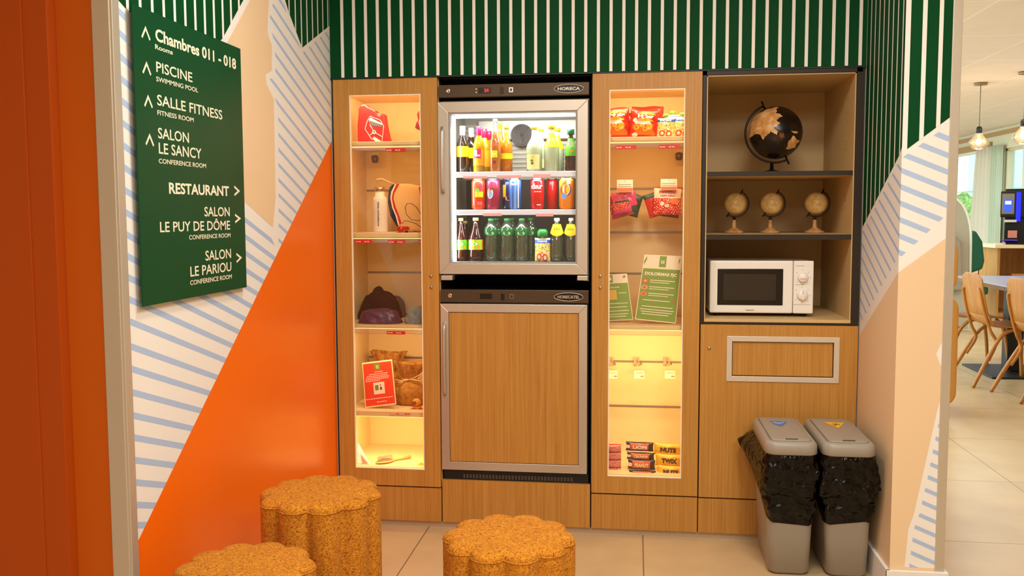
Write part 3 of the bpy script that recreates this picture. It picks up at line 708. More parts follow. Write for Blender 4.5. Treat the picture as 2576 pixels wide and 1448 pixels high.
q = CU(448, 595); MB().text('SAMSUNG', (q.x, ym-.0008, q.z), (1, 0, 0), (0, 0, 1), h=.0042, w=.033, bold=.02, align='C').build('logo', M('logo_dark', (48, 42, 38), .4), dr, fix=False)
cpn = MB().box(dv+.0006, mx1, ym, ym+.019, mz0, mz1).build('control_panel', WHITEP, mw, bev=.005, seg=3)
DK = M('print_grey', (120, 108, 96), .5)
for (u, v, r) in ((887, 322, .0215), (883, 467, .0225)):
    c = CU(u, v); m = MB().lathe([(r, 0), (r, .002), (r*.88, .003), (r*.84, .012), (r*.78, .014), (0, .014)], seg=28)
    m.xf(Matrix.Translation((c.x, ym, c.z)) @ Matrix.Rotation(PI/2, 4, 'X'))
    if v > 400: m.box(c.x-.003, c.x+.003, ym-.017, ym-.013, c.z-r*.8, c.z+r*.8)
    dl = m.build('dial', WHITEP, cpn)
    k = MB()
    if v < 400: k.box(c.x-.012, c.x+.014, ym-.0148, ym-.0142, c.z-.0055, c.z-.0035)
    else: k.box(c.x-.0007, c.x+.0007, ym-.0176, ym-.0171, c.z+.006, c.z+.017)
    k.build('dial_pointer', M('pointer_red', (214, 120, 90), .4) if v < 400 else DK, dl)
m = MB()
for (u, v, r) in ((887, 322, .029), (883, 467, .031)):
    c = CU(u, v)
    for k in range(7):
        an = math.radians(-50+k*47); px_, pz_ = c.x+r*math.sin(an), c.z+r*math.cos(an)
        if px_ < mx1-.002: m.box(px_-.0013, px_+.0013, ym-.0004, ym+.0006, pz_-.0013, pz_+.0013)
for (u0, u1, v) in ((830, 900, 226), (825, 900, 381), (808, 950, 545)):
    a = CU(u0, v); b = CU(u1, v); m.box(a.x, b.x, ym-.0004, ym+.0006, a.z-.0006, a.z+.0006)
m.build('printed_scale', DK, cpn)
for xx in (mx0+.03, mx1-.03):
    for yy in (ym+.04, ym+.29): MB().lathe([(.011, 0), (.012, .014)], (xx, yy, .8895), 12).build('foot', BLACK, mw)

# ================================================================== GLOBES
def inpoly(x, y, P):
    c = False; n = len(P)
    for i in range(n):
        (x1, y1), (x2, y2) = P[i], P[i-1]
        if (y1 > y) != (y2 > y) and x < (x2-x1)*(y-y1)/(y2-y1)+x1: c = not c
    return c
ASIA = [(-.66, .75), (-.3, .88), (.04, .95), (-.11, .68), (.14, .55), (-.1, .42), (.04, .25), (-.2, .12), (-.06, -.05), (-.1, -.17), (-.3, -.02), (-.42, -.12), (-.56, -.33), (-.66, -.1), (-.82, -.12), (-.99, -.2), (-1.1, .25)]
AUS = [(.54, -.2), (.8, -.35), (.64, -.62), (.3, -.67), (.35, -.42)]
NG = [(.45, .02), (.72, -.02), (.66, -.12), (.5, -.06)]
IND = [(-.02, -.08), (.14, -.1), (.2, -.22), (.1, -.3), (.0, -.2)]
def landfn(d):
    x = d.x+.03*noise3(d.x*9, d.z*11, d.y*7); z = d.z+.03*noise3(d.z*9, d.x*8, 2)
    if d.y < .1:
        if inpoly(x, z, ASIA) or inpoly(x, z, AUS) or inpoly(x, z, NG): return 1
        if inpoly(x, z, IND): return 2
        return 0
    return 1 if noise3(d.x*3, d.y*3, d.z*3) > .25 else 0
GIRON = M('globe_black_iron', (20, 16, 14), .35, .3)
g = thing('desk_globe', 'large desk globe with black oceans and tan land on the top open shelf', 'globe', (at(1942, 425, .26).x, .26, 1.463))
gy = .26; c = at(1950.5, 334, gy); R = 63.5*(gy+DIST)/FPX
oc = noisy('globe_ocean_black', [(.5, (22, 15, 11)), (.62, (44, 30, 20)), (.66, (20, 14, 10))], 26, .26, .02, .0005, detail=3); ld = noisy('globe_land_tan', [(.3, (176, 112, 54)), (.5, (214, 156, 92)), (.62, (234, 188, 128))], 30, .32, .02, .0005, detail=6); ld2 = M('globe_land_brown', (120, 66, 34), .35)
MB().ball(c, R, 240, 140, fn=landfn).build('sphere', [oc, ld, ld2], g)
arc = [(c.x+1.12*R*math.cos(math.radians(a)), gy, c.z+1.12*R*math.sin(math.radians(a))) for a in range(114, 298, 6)]
MB().tube(arc, .0042, 8).build('meridian_arm', GIRON, g)
for a in (114, 294):
    ca, sa = math.cos(math.radians(a)), math.sin(math.radians(a))
    MB().tube([(c.x+R*ca*.98, gy, c.z+R*sa*.98), (c.x+R*1.3*ca, gy, c.z+R*1.3*sa)], .004, 8).build('axis_pin', GIRON, g)
zt = c.z-1.12*R; bx = c.x-.012
MB().lathe([(.048, 0), (.048, .004), (.042, .009), (.020, .014), (.008, .018), (.006, zt-1.463)], (bx, gy, 1.463), 32).build('base', GIRON, g)
GL = noisy('globe_parchment', [(.3, (206, 162, 90)), (.5, (234, 200, 132)), (.7, (244, 216, 152))], 34, .4, .05, .001, detail=3)
TW = wood('turned_wood', (150, 100, 52), (186, 134, 78), (206, 160, 104), (30, 30, 30), .4)
def small_globe(label, px, proto=None):
    gy = .25; c = at(px, 512, gy); R = 26.3*(gy+DIST)/FPX
    if proto: return dup(proto, label, loc=(c.x-.003, gy, 1.2195))
    t = thing('small_globe', label, 'globe', (c.x-.003, gy, 1.2195), 0, 'small cream desk globes on the middle shelf')
    MB().ball(c, R, 40, 24).build('sphere', GL, t)
    m = MB()   # dark coast lines drawn on the ball
    for (cx, cz, r, n) in ((-.05, .15, .33, 3), (.3, .1, .25, 4), (.1, .5, .2, 3), (-.2, -.55, .16, 5)):
        pts = []
        for k in range(24):
            a = 2*PI*k/24; rr = r*(1+.28*math.sin(a*n+cx*9)); x, z = cx+rr*math.cos(a), cz+rr*.7*math.sin(a)
            y = -math.sqrt(max(.02, 1-x*x-z*z)); pts.append((c.x+x*R, c.y+y*R*1.001, c.z+z*R))
        m.tube(pts, .00035, 4, closed=True)
    m.build('coast_lines', M('coast_brown', (140, 100, 56), .5), t)
    arc = [(c.x+1.22*R*math.cos(math.radians(a)), gy, c.z+1.22*R*math.sin(math.radians(a))) for a in range(63, -124, -7)]
    MB().tube(arc, .0028, 6).build('meridian_arm', GIRON, t)
    for a in (63, 237):
        ca, sa = math.cos(math.radians(a)), math.sin(math.radians(a))
        MB().tube([(c.x+R*ca*.98, gy, c.z+R*sa*.98), (c.x+R*1.45*ca, gy, c.z+R*1.45*sa)], .0032, 6).build('axis_pin', GIRON, t)
    zt = c.z-1.22*R-1.2195; bx = c.x-.004
    MB().lathe([(.007, zt-.012), (.006, zt-.004), (.003, zt+.002)], (bx, gy, 1.2195), 14).build('collar', GIRON, t)
    MB().lathe([(.038, 0), (.040, .004), (.036, .009), (.024, .012), (.022, .016), (.012, .020), (.009, .027), (.0065, zt-.012)], (bx, gy, 1.2195), 28).build('base', TW, t)
    return t
sg0 = small_globe('small cream globe at the left end of the middle shelf', 1850)
small_globe('small cream globe between the other two small globes', 1941, sg0)
small_globe('small cream globe at the right end, standing apart from the other two', 2053, sg0)

# ================================================================== DRINKS in the refrigerator
def P2(m, u0, u1, z0, z1, r, mi, n=6):
    """patch wrapped round a cylinder, facing the door"""
    vs = []
    for z in (z0, z1):
        for k in range(n+1):
            u = u0+(u1-u0)*k/n; vs.append((r*math.sin(u/r), -r*math.cos(u/r), z))
    return m.add(vs, [(k, k+1, n+2+k, n+1+k) for k in range(n)], mi)
def oval(m, uc, zc, ru, rz, r, mi, n=18):
    return m.add([((r)*math.sin((uc+ru*math.cos(2*PI*k/n))/r), -(r)*math.cos((uc+ru*math.cos(2*PI*k/n))/r), zc+rz*math.sin(2*PI*k/n)) for k in range(n)], [tuple(range(n))], mi)
PROF = {
 'beer': [(.0, 0), (.9, 0), (1, .02), (1, .54), (.97, .60), (.80, .68), (.50, .77), (.38, .84), (.34, .98)],
 'slim': [(.0, 0), (.92, 0), (1, .015), (1, .50), (.96, .56), (.70, .66), (.42, .74), (.34, .82), (.32, .98)],
 'perrier': [(.0, 0), (.7, 0), (.9, .04), (1, .18), (1, .36), (.92, .52), (.72, .68), (.46, .83), (.36, .90), (.34, .98)],
 'tea': [(.0, 0), (.9, 0), (1, .03), (1, .18), (.94, .24), (1, .26), (1, .50), (.94, .56), (.62, .70), (.38, .84), (.36, .98)],
 'water': [(.0, 0), (.86, 0), (1, .03), (.97, .10), (1, .12), (.97, .2), (1, .22), (.97, .3), (1, .33), (.86, .46), (.84, .56), (1, .62), (1, .72), (.92, .80), (.50, .92), (.40, .95), (.38, .99)]}
BOT = {}
def bottle(label, px, top, base, wpx, y, prof, glass, cap, bands, art=None, zfloor=None, group='glass bottles of soft drink in the refrigerator', name='glass_bottle', cat='bottle', capz=(.93, 1.0), capr=.42, liquid=None):
    """bands: (z0,z1,material) as height fractions; art: fn(mb,r,h) -> extra label art"""
    c = at(px, base, y); h = at(px, top, y).z-zfloor; r = wpx/2*(y+DIST)/FPX
    t = thing(name, label, cat, (c.x, y, zfloor), math.radians(random.uniform(-6, 6)), group)
    m = MB(); m.lathe([(max(a*r, .0001), b*h) for a, b in PROF[prof]], seg=22); m.build('body', glass, t, world=False)
    if liquid:
        m = MB(); pr = [(max(a*r*.93, .0001), b*h+.002) for a, b in PROF[prof] if b < liquid[1]]; m.lathe(pr+[(pr[-1][0]*.9, liquid[1]*h)], seg=20); m.build('drink', liquid[0], t, world=False)
    m = MB(); z0, z1 = capz; rr = capr*r
    m.lathe([(rr, z0*h), (rr, (z1-.01)*h), (rr*.9, z1*h), (.0001, z1*h)], seg=16); m.build('cap', cap, t, world=False)
    def rad(z):
        P = PROF[prof]
        for (a0, b0), (a1, b1) in zip(P, P[1:]):
            if b0 <= z <= b1 and b1 > b0: return (a0+(a1-a0)*(z-b0)/(b1-b0))*r
        return r
    for (z0, z1, mt) in bands:
        m = MB(); n = 6; m.lathe([(rad(z0+(z1-z0)*k/n)+.0006, (z0+(z1-z0)*k/n)*h) for k in range(n+1)], seg=22)
        m.f = m.f[:-2]; m.m = m.m[:-2]; m.s = m.s[:-2]; m.build('label', mt, t, world=False)
    if art:
        m, mats = art(r+.0011, h); m.build('label_print', mats, t, world=False, fix=False)
    return t
def C(n, c, r=.35): return M(n, c, r)
YEL = C('label_yellow', (255, 205, 20)); ORG = C('label_orange', (250, 150, 24)); PNK = C('cap_pink', (226, 24, 74)); LGR = C('label_green', (96, 190, 50)); DGR = C('cap_green', (12, 110, 62))
WHT = C('label_white', (244, 240, 230)); CRM = C('label_cream', (246, 222, 150)); DRED = C('label_dark_red', (150, 16, 28)); BLU = C('label_blue', (26, 70, 170)); NAVY = C('label_navy', (16, 28, 66))
SKY = C('label_sky', (110, 160, 216)); BRN = C('label_brown', (90, 44, 20)); GRY = C('label_grey', (150, 150, 150)); PUR = C('label_purple', (110, 40, 120))
dark = M('glass_dark_syrup', (34, 22, 14), .08, spec=.7); colaM = M('glass_cola', (58, 22, 12), .08, spec=.7)
amber = M('glass_amber', (205, 118, 8), .08, spec=.7, trans=.35); golden = M('glass_golden', (190, 150, 14), .08, spec=.7, trans=.35)
clr = clear('glass_clear', (240, 248, 240), .02, (205, 215, 190), .3); lemon = M('glass_lemonade', (206, 216, 178), .08, spec=.7, trans=.5)
wat = clear('plastic_water', (205, 228, 205), .12, (120, 140, 120), .45); perg = clear('glass_pale', (190, 205, 180), .25, (120, 128, 104), .45)
ZS1, ZS2, ZB = 1.4745, 1.3205, 1.1065
def art_dark(r, h):
    m = MB(); P2(m, -.6*r, .75*r, .33*h, .56*h, r, 0); P2(m, .0*r, .35*r, .38*h, .5*h, r+.0003, 1); return m, [YEL, ORG]
def art_pink(r, h):
    m = MB(); P2(m, -.8*r, .5*r, .30*h, .50*h, r, 0); P2(m, -.8*r, -.2*r, .38*h, .48*h, r+.0003, 1)
    m.text('FAX', (0, 0, 0), (1, 0, 0), (0, 0, 1), h=.008, w=r*.9, mi=1, bold=.04, warp=lambda a, b: ((r+.0005)*math.sin((a-.5*r)/r), -(r+.0005)*math.cos((a-.5*r)/r), .34*h+b)); return m, [C('label_magenta', (214, 14, 80)), WHT]
def art_tall(r, h):
    m = MB(); P2(m, -.7*r, .5*r, .27*h, .40*h, r, 0); oval(m, 0, .51*h, .55*r, .03*h, r, 1); P2(m, -.3*r, .25*r, .15*h, .21*h, r, 2); oval(m, 0, .335*h, .3*r, .02*h, r+.0003, 3); return m, [YEL, C('label_coral', (226, 110, 60)), DRED, CRM]
def art_lem(r, h):
    m = MB(); P2(m, -.9*r, .9*r, .05*h, .37*h, r, 0); oval(m, -.15*r, .31*h, .33*r, .03*h, r+.0003, 1); oval(m, -.1*r, .24*h, .2*r, .02*h, r+.0003, 2); P2(m, -.2*r, .1*r, .15*h, .21*h, r+.0003, 2); return m, [CRM, YEL, C('label_olive', (96, 110, 50))]
def art_txt(tx, col, z, hh, bg=None):
    def f(r, h):
        m = MB(); m.text(tx, (0, 0, 0), (1, 0, 0), (0, 0, 1), h=hh, w=r*1.3, mi=0, bold=.03, align='C', warp=lambda a, b: (r*math.sin(a/r), -r*math.cos(a/r), z*h+b)); return m, [col]
    return f
def art_green(r, h):
    m = MB(); oval(m, .1*r, .64*h, .45*r, .07*h, r*.93, 0); oval(m, .2*r, .48*h, .3*r, .035*h, r, 1); return m, [C('label_pale_green', (200, 226, 170)), ORG]
G1 = 'glass drink bottles on the top shelf of the refrigerator'
bottle('dark bottle with tall white cap and yellow label, leftmost on the top shelf', 1164, 317, 434, 31, .11, 'beer', dark, WHT, [(.33, .56, YEL)], art_dark, ZS1, G1, capz=(.80, 1.0), capr=.46)
bottle('dark bottle with white cap half hidden behind the leftmost one', 1186, 322, 434, 30, .22, 'beer', dark, WHT, [(.33, .56, YEL)], None, ZS1, G1, capz=(.80, 1.0), capr=.46)
bottle('golden bottle with pink cap and magenta label, front of the pink capped row', 1205, 318, 434, 29, .11, 'beer', golden, PNK, [(.14, .50, ORG)], art_pink, ZS1, G1, capz=(.78, 1.0), capr=.46)
bottle('golden bottle with pink cap, second in the pink capped row', 1219, 324, 434, 28, .19, 'beer', golden, PNK, [(.14, .50, ORG)], None, ZS1, G1, capz=(.78, 1.0), capr=.46)
bottle('golden bottle with pink cap, rearmost in the pink capped row', 1231, 330, 434, 27, .27, 'beer', golden, PNK, [(.14, .50, ORG)], None, ZS1, G1, capz=(.78, 1.0), capr=.46)
bottle('tall clear bottle of orange drink with yellow label, tallest on the top shelf', 1246.5, 300, 436, 29, .088, 'slim', clr, C('cap_pale', (240, 235, 205)), [], art_tall, ZS1, G1, liquid=(M('orange_drink', (232, 128, 14), .2), .76), capz=(.955, 1.0), capr=.4)
bottle('amber bottle behind the tall orange one', 1259, 309, 434, 26, .17, 'slim', amber, YEL, [(.28, .38, YEL)], None, ZS1, G1)
bottle('amber bottle with olive cap, right of the tall orange one', 1274, 316, 434, 31, .13, 'slim', amber, C('cap_olive', (140, 150, 30)), [(.28, .40, YEL)], None, ZS1, G1)
bottle('clear lemonade bottle with cream label and yellow cap', 1344, 318, 434, 40, .10, 'slim', lemon, YEL, [], art_lem, ZS1, G1, capz=(.94, 1.0))
bottle('clear lemonade bottle behind the cream labelled one', 1361, 324, 434, 34, .2, 'slim', lemon, YEL, [(.1, .3, CRM)], None, ZS1, G1, capz=(.94, 1.0))
bottle('pale bottle with a yellow neck sleeve on the top shelf', 1387.5, 315, 434, 38, .10, 'slim', lemon, YEL, [(.52, .83, YEL)], None, ZS1, G1, capz=(.93, 1.0), capr=.5)
bottle('pale bottle with yellow neck sleeve, rear one on the top shelf', 1402, 322, 434, 34, .2, 'slim', lemon, YEL, [(.52, .83, YEL)], None, ZS1, G1, capz=(.93, 1.0), capr=.5)
bottle('dark bottle with green cap and green label at the right end of the top shelf', 1436, 325, 434, 29, .10, 'tea', colaM, DGR, [(.36, .78, LGR)], art_green, ZS1, G1, capz=(.87, 1.0), capr=.62)
# bottom shelf
G3 = 'bottles standing on the floor of the refrigerator'
teaM = M('glass_tea', (44, 14, 6), .08, spec=.7)
def art_tea(c1, c2):
    def f(r, h):
        m = MB(); P2(m, -1.1*r, 1.1*r, .27*h, .5*h, r, 0); oval(m, .05*r, .40*h, .42*r, .035*h, r+.0003, 1); oval(m, .4*r, .33*h, .45*r, .04*h, r+.0004, 2); oval(m, .05*r, .40*h, .22*r, .018*h, r+.0006, 3); return m, [c1, WHT, c2, LGR]
    return f
CAPG = C('cap_gold', (206, 180, 110), .3)
bottle('brown iced tea bottle with green label, leftmost on the refrigerator floor', 1160, 548, 660, 32, .10, 'tea', teaM, CAPG, [(.27, .5, LGR)], art_tea(LGR, ORG), ZB, G3)
bottle('brown iced tea bottle with orange label, second on the refrigerator floor', 1197.5, 547, 660, 36, .10, 'tea', teaM, CAPG, [(.27, .5, ORG)], art_tea(C('label_lime', (170, 200, 40)), ORG), ZB, G3)
bottle('brown iced tea bottle behind the green labelled one', 1170, 556, 655, 32, .22, 'tea', teaM, CAPG, [(.27, .5, LGR)], None, ZB, G3)
PG = C('label_bottle_green', (40, 110, 56)); PGC = clear('label_translucent_green', (120, 200, 120), .75, (30, 96, 48), .3)
def art_w(r, h):
    m = MB(); oval(m, 0, .665*h, .5*r, .05*h, r, 0); oval(m, 0, .655*h, .28*r, .035*h, r+.0003, 1); return m, [C('label_mint', (120, 180, 120)), PG]
wb_lab = ['first', 'second', 'third']
W0 = bottle('green labelled water bottle beside the orange labelled iced tea', 1236, 551, 660, 37, .11, 'water', wat, PG, [(.62, .80, PGC)], art_w, ZB, G3, 'water_bottle', 'bottle', capz=(.95, 1.02), capr=.45)
for (px, y, lb) in ((1276, .11, 'green labelled water bottle, middle one of the front row of three'), (1313, .11, 'green labelled water bottle, front row right, nearest the juice pouch'), (1336, .19, 'green labelled water bottle half hidden behind the juice pouch side of the row'),
                    (1250, .24, 'green labelled water bottle standing behind the first in the row'), (1288, .24, 'green labelled water bottle standing behind the middle one')):
    c = at(px, 660, y); dup(W0, lb, (c.x, y, ZB), random.uniform(-.1, .1))
def art_tag(r, h):
    m = MB(); o = []
    for x, z in ((-.55, .86), (.55, .86), (.95, .66), (.62, .61), (0, .575), (-.62, .61), (-.95, .66)):
        q = .8*r if z > .8 else 1.02*r; o.append((x*r, -q*.98, z*h))
    m.prism(o, (0, -.001, 0), 0); m.text('EAU', (0, -1.02*r, .72*h), (1, 0, 0), (.0, -.2, 1), h=.012, w=.8*r, mi=1, align='C')
    return m, [YEL, C('ink_green', (70, 80, 20))]
bottle('clear round bottle with a yellow neck tag beside the juice pouch', 1401, 548, 662, 34, .10, 'perrier', perg, C('cap_pale', (240, 235, 205)), [], art_tag, ZB, G3)
bottle('clear round bottle with a yellow neck tag in the lower right corner', 1437, 548, 662, 33, .10, 'perrier', perg, C('cap_pale', (240, 235, 205)), [], art_tag, ZB, G3)
# cans
def can(label, px, y, col, art=None, wpx=34):
    c = at(px, 529, y); r = wpx/2*(y+DIST)/FPX; h = .1265
    t = thing('drink_can', label, 'can', (c.x, y, ZS2), 0, 'drink cans on the middle shelf of the refrigerator')
    MB().lathe([(r*.80, 0), (r*.84, .003), (r, .010), (r, h-.013), (r*.86, h-.004)], seg=26).build('body', col, t, world=False)
    MB().lathe([(r*.86, h-.004), (r*.88, h-.001), (r*.84, h), (r*.8, h-.004), (.0001, h-.004)], seg=22).build('rim', M('can_aluminium', (200, 200, 202), .25, 1), t, world=False)
    MB().lathe([(r*.74, -.0), (r*.81, .0008), (r*.82, .003)], seg=22).build('base_ring', MATS['can_aluminium'], t, world=False)
    if art:
        m, mats = art(r+.0006, h); m.build('can_print', mats, t, world=False, fix=False)
    return t
def mk(col, rough=.28): return M('can_%d_%d_%d' % col, col, rough, .15)
def a_or(r, h):
    m = MB(); oval(m, .25*r, .66*h, .62*r, .22*h, r, 0); P2(m, -.35*r, .9*r, .40*h, .58*h, r+.0002, 1); oval(m, -.0*r, .60*h, .3*r, .09*h, r+.0004, 2); oval(m, .45*r, .74*h, .28*r, .09*h, r+.0004, 3)
    m.text('ICE', (0, 0, 0), (1, 0, 0), (0, 0, 1), h=.012, w=.7*r, mi=4, bold=.05, warp=lambda a, b: ((r+.0006)*math.sin(a/r), -(r+.0006)*math.cos(a/r), .16*h+b)); return m, [C('can_coral', (232, 80, 60)), YEL, LGR, C('can_berry', (206, 40, 80)), C('can_pinktext', (240, 130, 130))]
def a_pk(r, h):
    m = MB(); oval(m, -.35*r, .52*h, .48*r, .17*h, r, 0); oval(m, -.3*r, .50*h, .32*r, .12*h, r+.0002, 1); oval(m, -.4*r, .58*h, .2*r, .06*h, r+.0004, 2); P2(m, -.4*r, .95*r, .63*h, .70*h, r+.0004, 3); return m, [WHT, SKY, C('can_orange_art', (240, 130, 60)), C('can_choc', (120, 50, 40))]
def a_nv(r, h):
    m = MB(); P2(m, -.9*r, -.3*r, .40*h, .80*h, r, 0); oval(m, .1*r, .36*h, .5*r, .07*h, r+.0002, 1); oval(m, .5*r, .42*h, .28*r, .06*h, r+.0004, 2); return m, [C('can_gold', (200, 150, 40)), C('can_orange_art', (240, 130, 60)), CRM]
def a_bl(r, h):
    m = MB(); P2(m, -.1*r, .35*r, .02*h, .95*h, r, 0); P2(m, .55*r, .75*r, .05*h, .93*h, r, 1)
    for k in range(5): oval(m, -.4*r+.2*r*k, (.82-.03*(k % 2))*h, .12*r, .025*h, r+.0003, 2)
    return m, [SKY, WHT, WHT]
def a_rd(r, h):
    m = MB(); m.text('dar', (0, 0, 0), (1, 0, 0), (0, 0, 1), h=.022, w=1.9*r, mi=0, bold=.03, align='C', warp=lambda a, b: (r*math.sin(a/r), -r*math.cos(a/r), .66*h+b)); P2(m, -.4*r, .7*r, .555*h, .575*h, r, 0); P2(m, .0*r, .6*r, .13*h, .16*h, r, 0); return m, [WHT]
def a_dr(r, h):
    m = MB(); P2(m, -.7*r, -.55*r, .65*h, .88*h, r, 0); P2(m, .1*r, .22*r, .62*h, .92*h, r, 1); P2(m, -.7*r, .0*r, .88*h, .90*h, r, 0); return m, [C('can_deep', (110, 10, 14)), C('can_rose', (236, 130, 130))]
def a_or2(r, h):
    m = MB(); oval(m, -.1*r, .62*h, .75*r, .22*h, r, 0); oval(m, 0, .64*h, .5*r, .17*h, r+.0002, 1); oval(m, -.3*r, .42*h, .4*r, .09*h, r+.0004, 2); oval(m, .2*r, .62*h, .25*r, .10*h, r+.0005, 3); oval(m, .3*r, .85*h, .3*r, .06*h, r+.0002, 1); return m, [PUR, WHT, SKY, YEL]
can('orange red can with tropical fruit print, leftmost can', 1204, .095, mk((228, 60, 24)), a_or)
can('pink purple can with a white and blue badge, second from the left', 1241, .095, mk((158, 34, 66)), a_pk)
can('dark navy can with gold and orange print behind the blue silver one', 1280, .125, mk((18, 30, 70)), a_nv)
can('blue and silver can with a reflective front, in the middle of the shelf', 1296, .088, mk((52, 96, 170)), a_bl, 31)
can('bright red can with white lettering on the middle shelf', 1352, .09, mk((216, 12, 20)), a_rd)
can('plain dark red can beside the bright red lettered one', 1389, .13, mk((176, 8, 14)), a_dr, 29)
can('orange can with a purple and white splash, rightmost front can', 1426, .088, mk((248, 140, 16)), a_or2, 39)
can('purple red can partly hidden behind the rightmost orange can', 1440, .17, mk((120, 24, 60)), None, 30)

# ================================================================== soft packs
def pillow(w, h, d, fn=None, nx=44, nz=54, crimp=.05, wav=0):
    m = MB(); vs = []; fs = []; ms = []
    def dep(u, v): return d/2*(max(0, 1-abs(2*u)**2.6))**.6*(max(0, 1-abs(2*v-1)**3.2))**.6
    for side in (-1, 1):
        for j in range(nz+1):
            for i in range(nx+1):
                u = i/nx-.5; v = j/nz; wr = 1+.25*wav*noise3(u*9+w*40, v*8, side)
                x = u*w*(1-.04*math.sin(PI*v)); vs.append((x, side*(dep(u, v)*wr+.0006), v*h+wav*.02*h*math.sin(u*9)*(v > .9)))
    n = (nx+1)*(nz+1)
    for s_ in (0, 1):
        for j in range(nz):
            for i in range(nx):
                a = s_*n+j*(nx+1)+i; fs.append((a, a+1, a+nx+2, a+nx+1)); ms.append(fn((i+.5)/nx-.5, (j+.5)/nz) if fn else 0)
    return m.add(vs, fs, ms, True), (lambda x, z: -dep(x/w, z/h)*(1+.1*wav)-.0014)
def pack(name, label, cat, group, px0, px1, pyt, pyb, y, d, fn, mats, z0=None, text=None, tilt=0, nx=44, nz=54, wav=.6, rz=0, part='wrapper', hasparts=True):
    a = at((px0+px1)/2, pyb, y); b = at((px0+px1)/2, pyt, y); zb = z0 if z0 is not None else a.z
    w = (px1-px0)*(y+DIST)/FPX; h = b.z-zb
    m, dp = pillow(w, h, d, fn, nx, nz, wav=wav)
    t = thing(name, label, cat, (a.x, y, zb), rz, group); t.rotation_euler = (0, math.radians(tilt), rz)
    m.build(part, mats, t, world=False)
    if text:
        tm = MB()
        for (s, u, v, hh, ww, mi, bold) in text[0]:
            tm.text(s, (0, 0, 0), (1, 0, 0), (0, 0, 1), h=hh*h, w=ww*w, mi=mi, bold=bold, align='C', warp=lambda p, q: (u*w+p, dp(u*w+p, v*h+q), v*h+q))
        tm.build('print', text[1], t, world=False, fix=False)
    return t
CR, CY, CO, CW, CDK = C('crisp_red', (214, 30, 18), .3), C('crisp_yellow', (252, 190, 24), .3), C('crisp_orange', (240, 110, 24), .3), C('crisp_white', (250, 236, 214), .3), C('crisp_dark', (110, 20, 14), .3)
def crisp(u, v):
    if .82 < v < .90 and abs(u-.06) < .34*(1-(v-.82)*7): return 1
    if .58 < v < .66+.05*math.cos(u*9) and abs(u-.02) < .3: return 1
    if .47 < v < .585 and abs(u+.03) < .32-.9*(v-.47): return 3
    for a, b, r in ((-.27, .34, .10), (.2, .38, .12), (.05, .30, .09), (-.05, .42, .08)):
        q = (u-a)**2+((v-b)*1.15)**2
        if q < r*r: return 2 if (.25*r*r > q and a < .1) else 1
    if (u+.33)**2+(v-.60)**2 < .006: return 3
    if (u+.30)**2+((v-.07)*1.3)**2 < .010: return 3
    if v < .07: return 0
    if v < .46 and abs(u) < .40-.15*noise3(v*9, u*3, 1): return 2
    return 0
CT = ([('Nuts', .04, .70, .12, .6, 0, .06)], [CW])
pack('crisp_bag', 'red and yellow crisp bag cut by the left side of the cabinet opening', 'snack bag', 'crisp bags on the top shelf', 1518, 1584, 271, 351, .10, .05, crisp, [CR, CY, CO, CW], 1.6055, CT, -2)
pack('crisp_bag', 'dark red crisp bag standing further back between two bright ones', 'snack bag', 'crisp bags on the top shelf', 1572, 1606, 283, 350, .2, .05, lambda u, v: 1 if (abs(v-.75) < .06 and abs(u) < .3) else 0, [CDK, CR], 1.6055, None, 0)
pack('crisp_bag', 'red and yellow crisp bag in the middle of the top shelf', 'snack bag', 'crisp bags on the top shelf', 1583, 1652, 276, 350, .09, .05, crisp, [CR, CY, CO, CW], 1.6055, ([('Hybar', .05, .69, .13, .56, 0, .06)], [CW]), 4)
pack('crisp_bag', 'plain red crisp bag seen behind the middle crisp bag', 'snack bag', 'crisp bags on the top shelf', 1590, 1668, 268, 350, .17, .05, lambda u, v: 0, [CR], 1.6055, None, 0)
PB, PW, PYE, PR = C('pouch_blue', (40, 96, 196), .35), C('pouch_white', (250, 240, 220), .35), C('pouch_yellow', (252, 214, 60), .35), C('pouch_red', (232, 80, 40), .35)
def pouchfn(u, v):
    if v > .93: return 1
    if v > .78: return 0
    for a, b, r in ((-.2, .2, .16), (.18, .17, .17), (.0, .3, .1)):
        q = (u-a)**2+(v-b)**2
        if q < r*r: return 1 if q < .3*r*r else 3
    n = noise3(u*17, v*21, 1)
    return 2 if n > -.05 else (4 if n < -.55 and v > .45 else 1)
GC = C('pouch_cap_green', (120, 220, 80), .35)
def pouch(label, px0, px1, pyt, pyb, y, z0, capc, capb=(.02, .016), grp='fruit pouches on the top shelf', tx='POM', fn=pouchfn, mats=(PB, PW, PYE, PR, GREEN)):
    t = pack('fruit_pouch', label, 'pouch', grp, px0, px1, pyt, pyb, y, .035, fn, list(mats), z0, ([(tx, 0, .82, .08, .6, 0, .04)], [CW]), 0, wav=.2)
    h = at(px0, pyt, y).z-z0
    MB().lathe([(.005, h-.004), (.005, h+.006)], seg=12).build('spout', WHT, t, world=False)
    a, b = capb; MB().lathe([(a*.5, h+.004), (a*.62, h+.007), (a*.62, h+b*.7), (a*.4, h+b), (.0001, h+b)], seg=16).build('cap', capc, t, world=False)
    return t
pouch('blue topped fruit pouch with green cap, left of the pair on the top shelf', 1652, 1696, 297, 350, .09, 1.6055, GC)
pouch('blue topped fruit pouch with green cap at the right edge of the opening', 1692, 1740, 294, 350, .10, 1.6055, GC)
pouch('blue topped fruit pouch standing behind the pair of pouches', 1668, 1716, 289, 350, .18, 1.6055, GC)
pouch('apricot fruit pouch with big green cap between water bottle and yellow tagged bottles', 1345, 1385, 598, 661, .088, ZB, C('pouch_cap_dark', (20, 140, 50), .3), (.036, .036), None, 'POMPOTE')
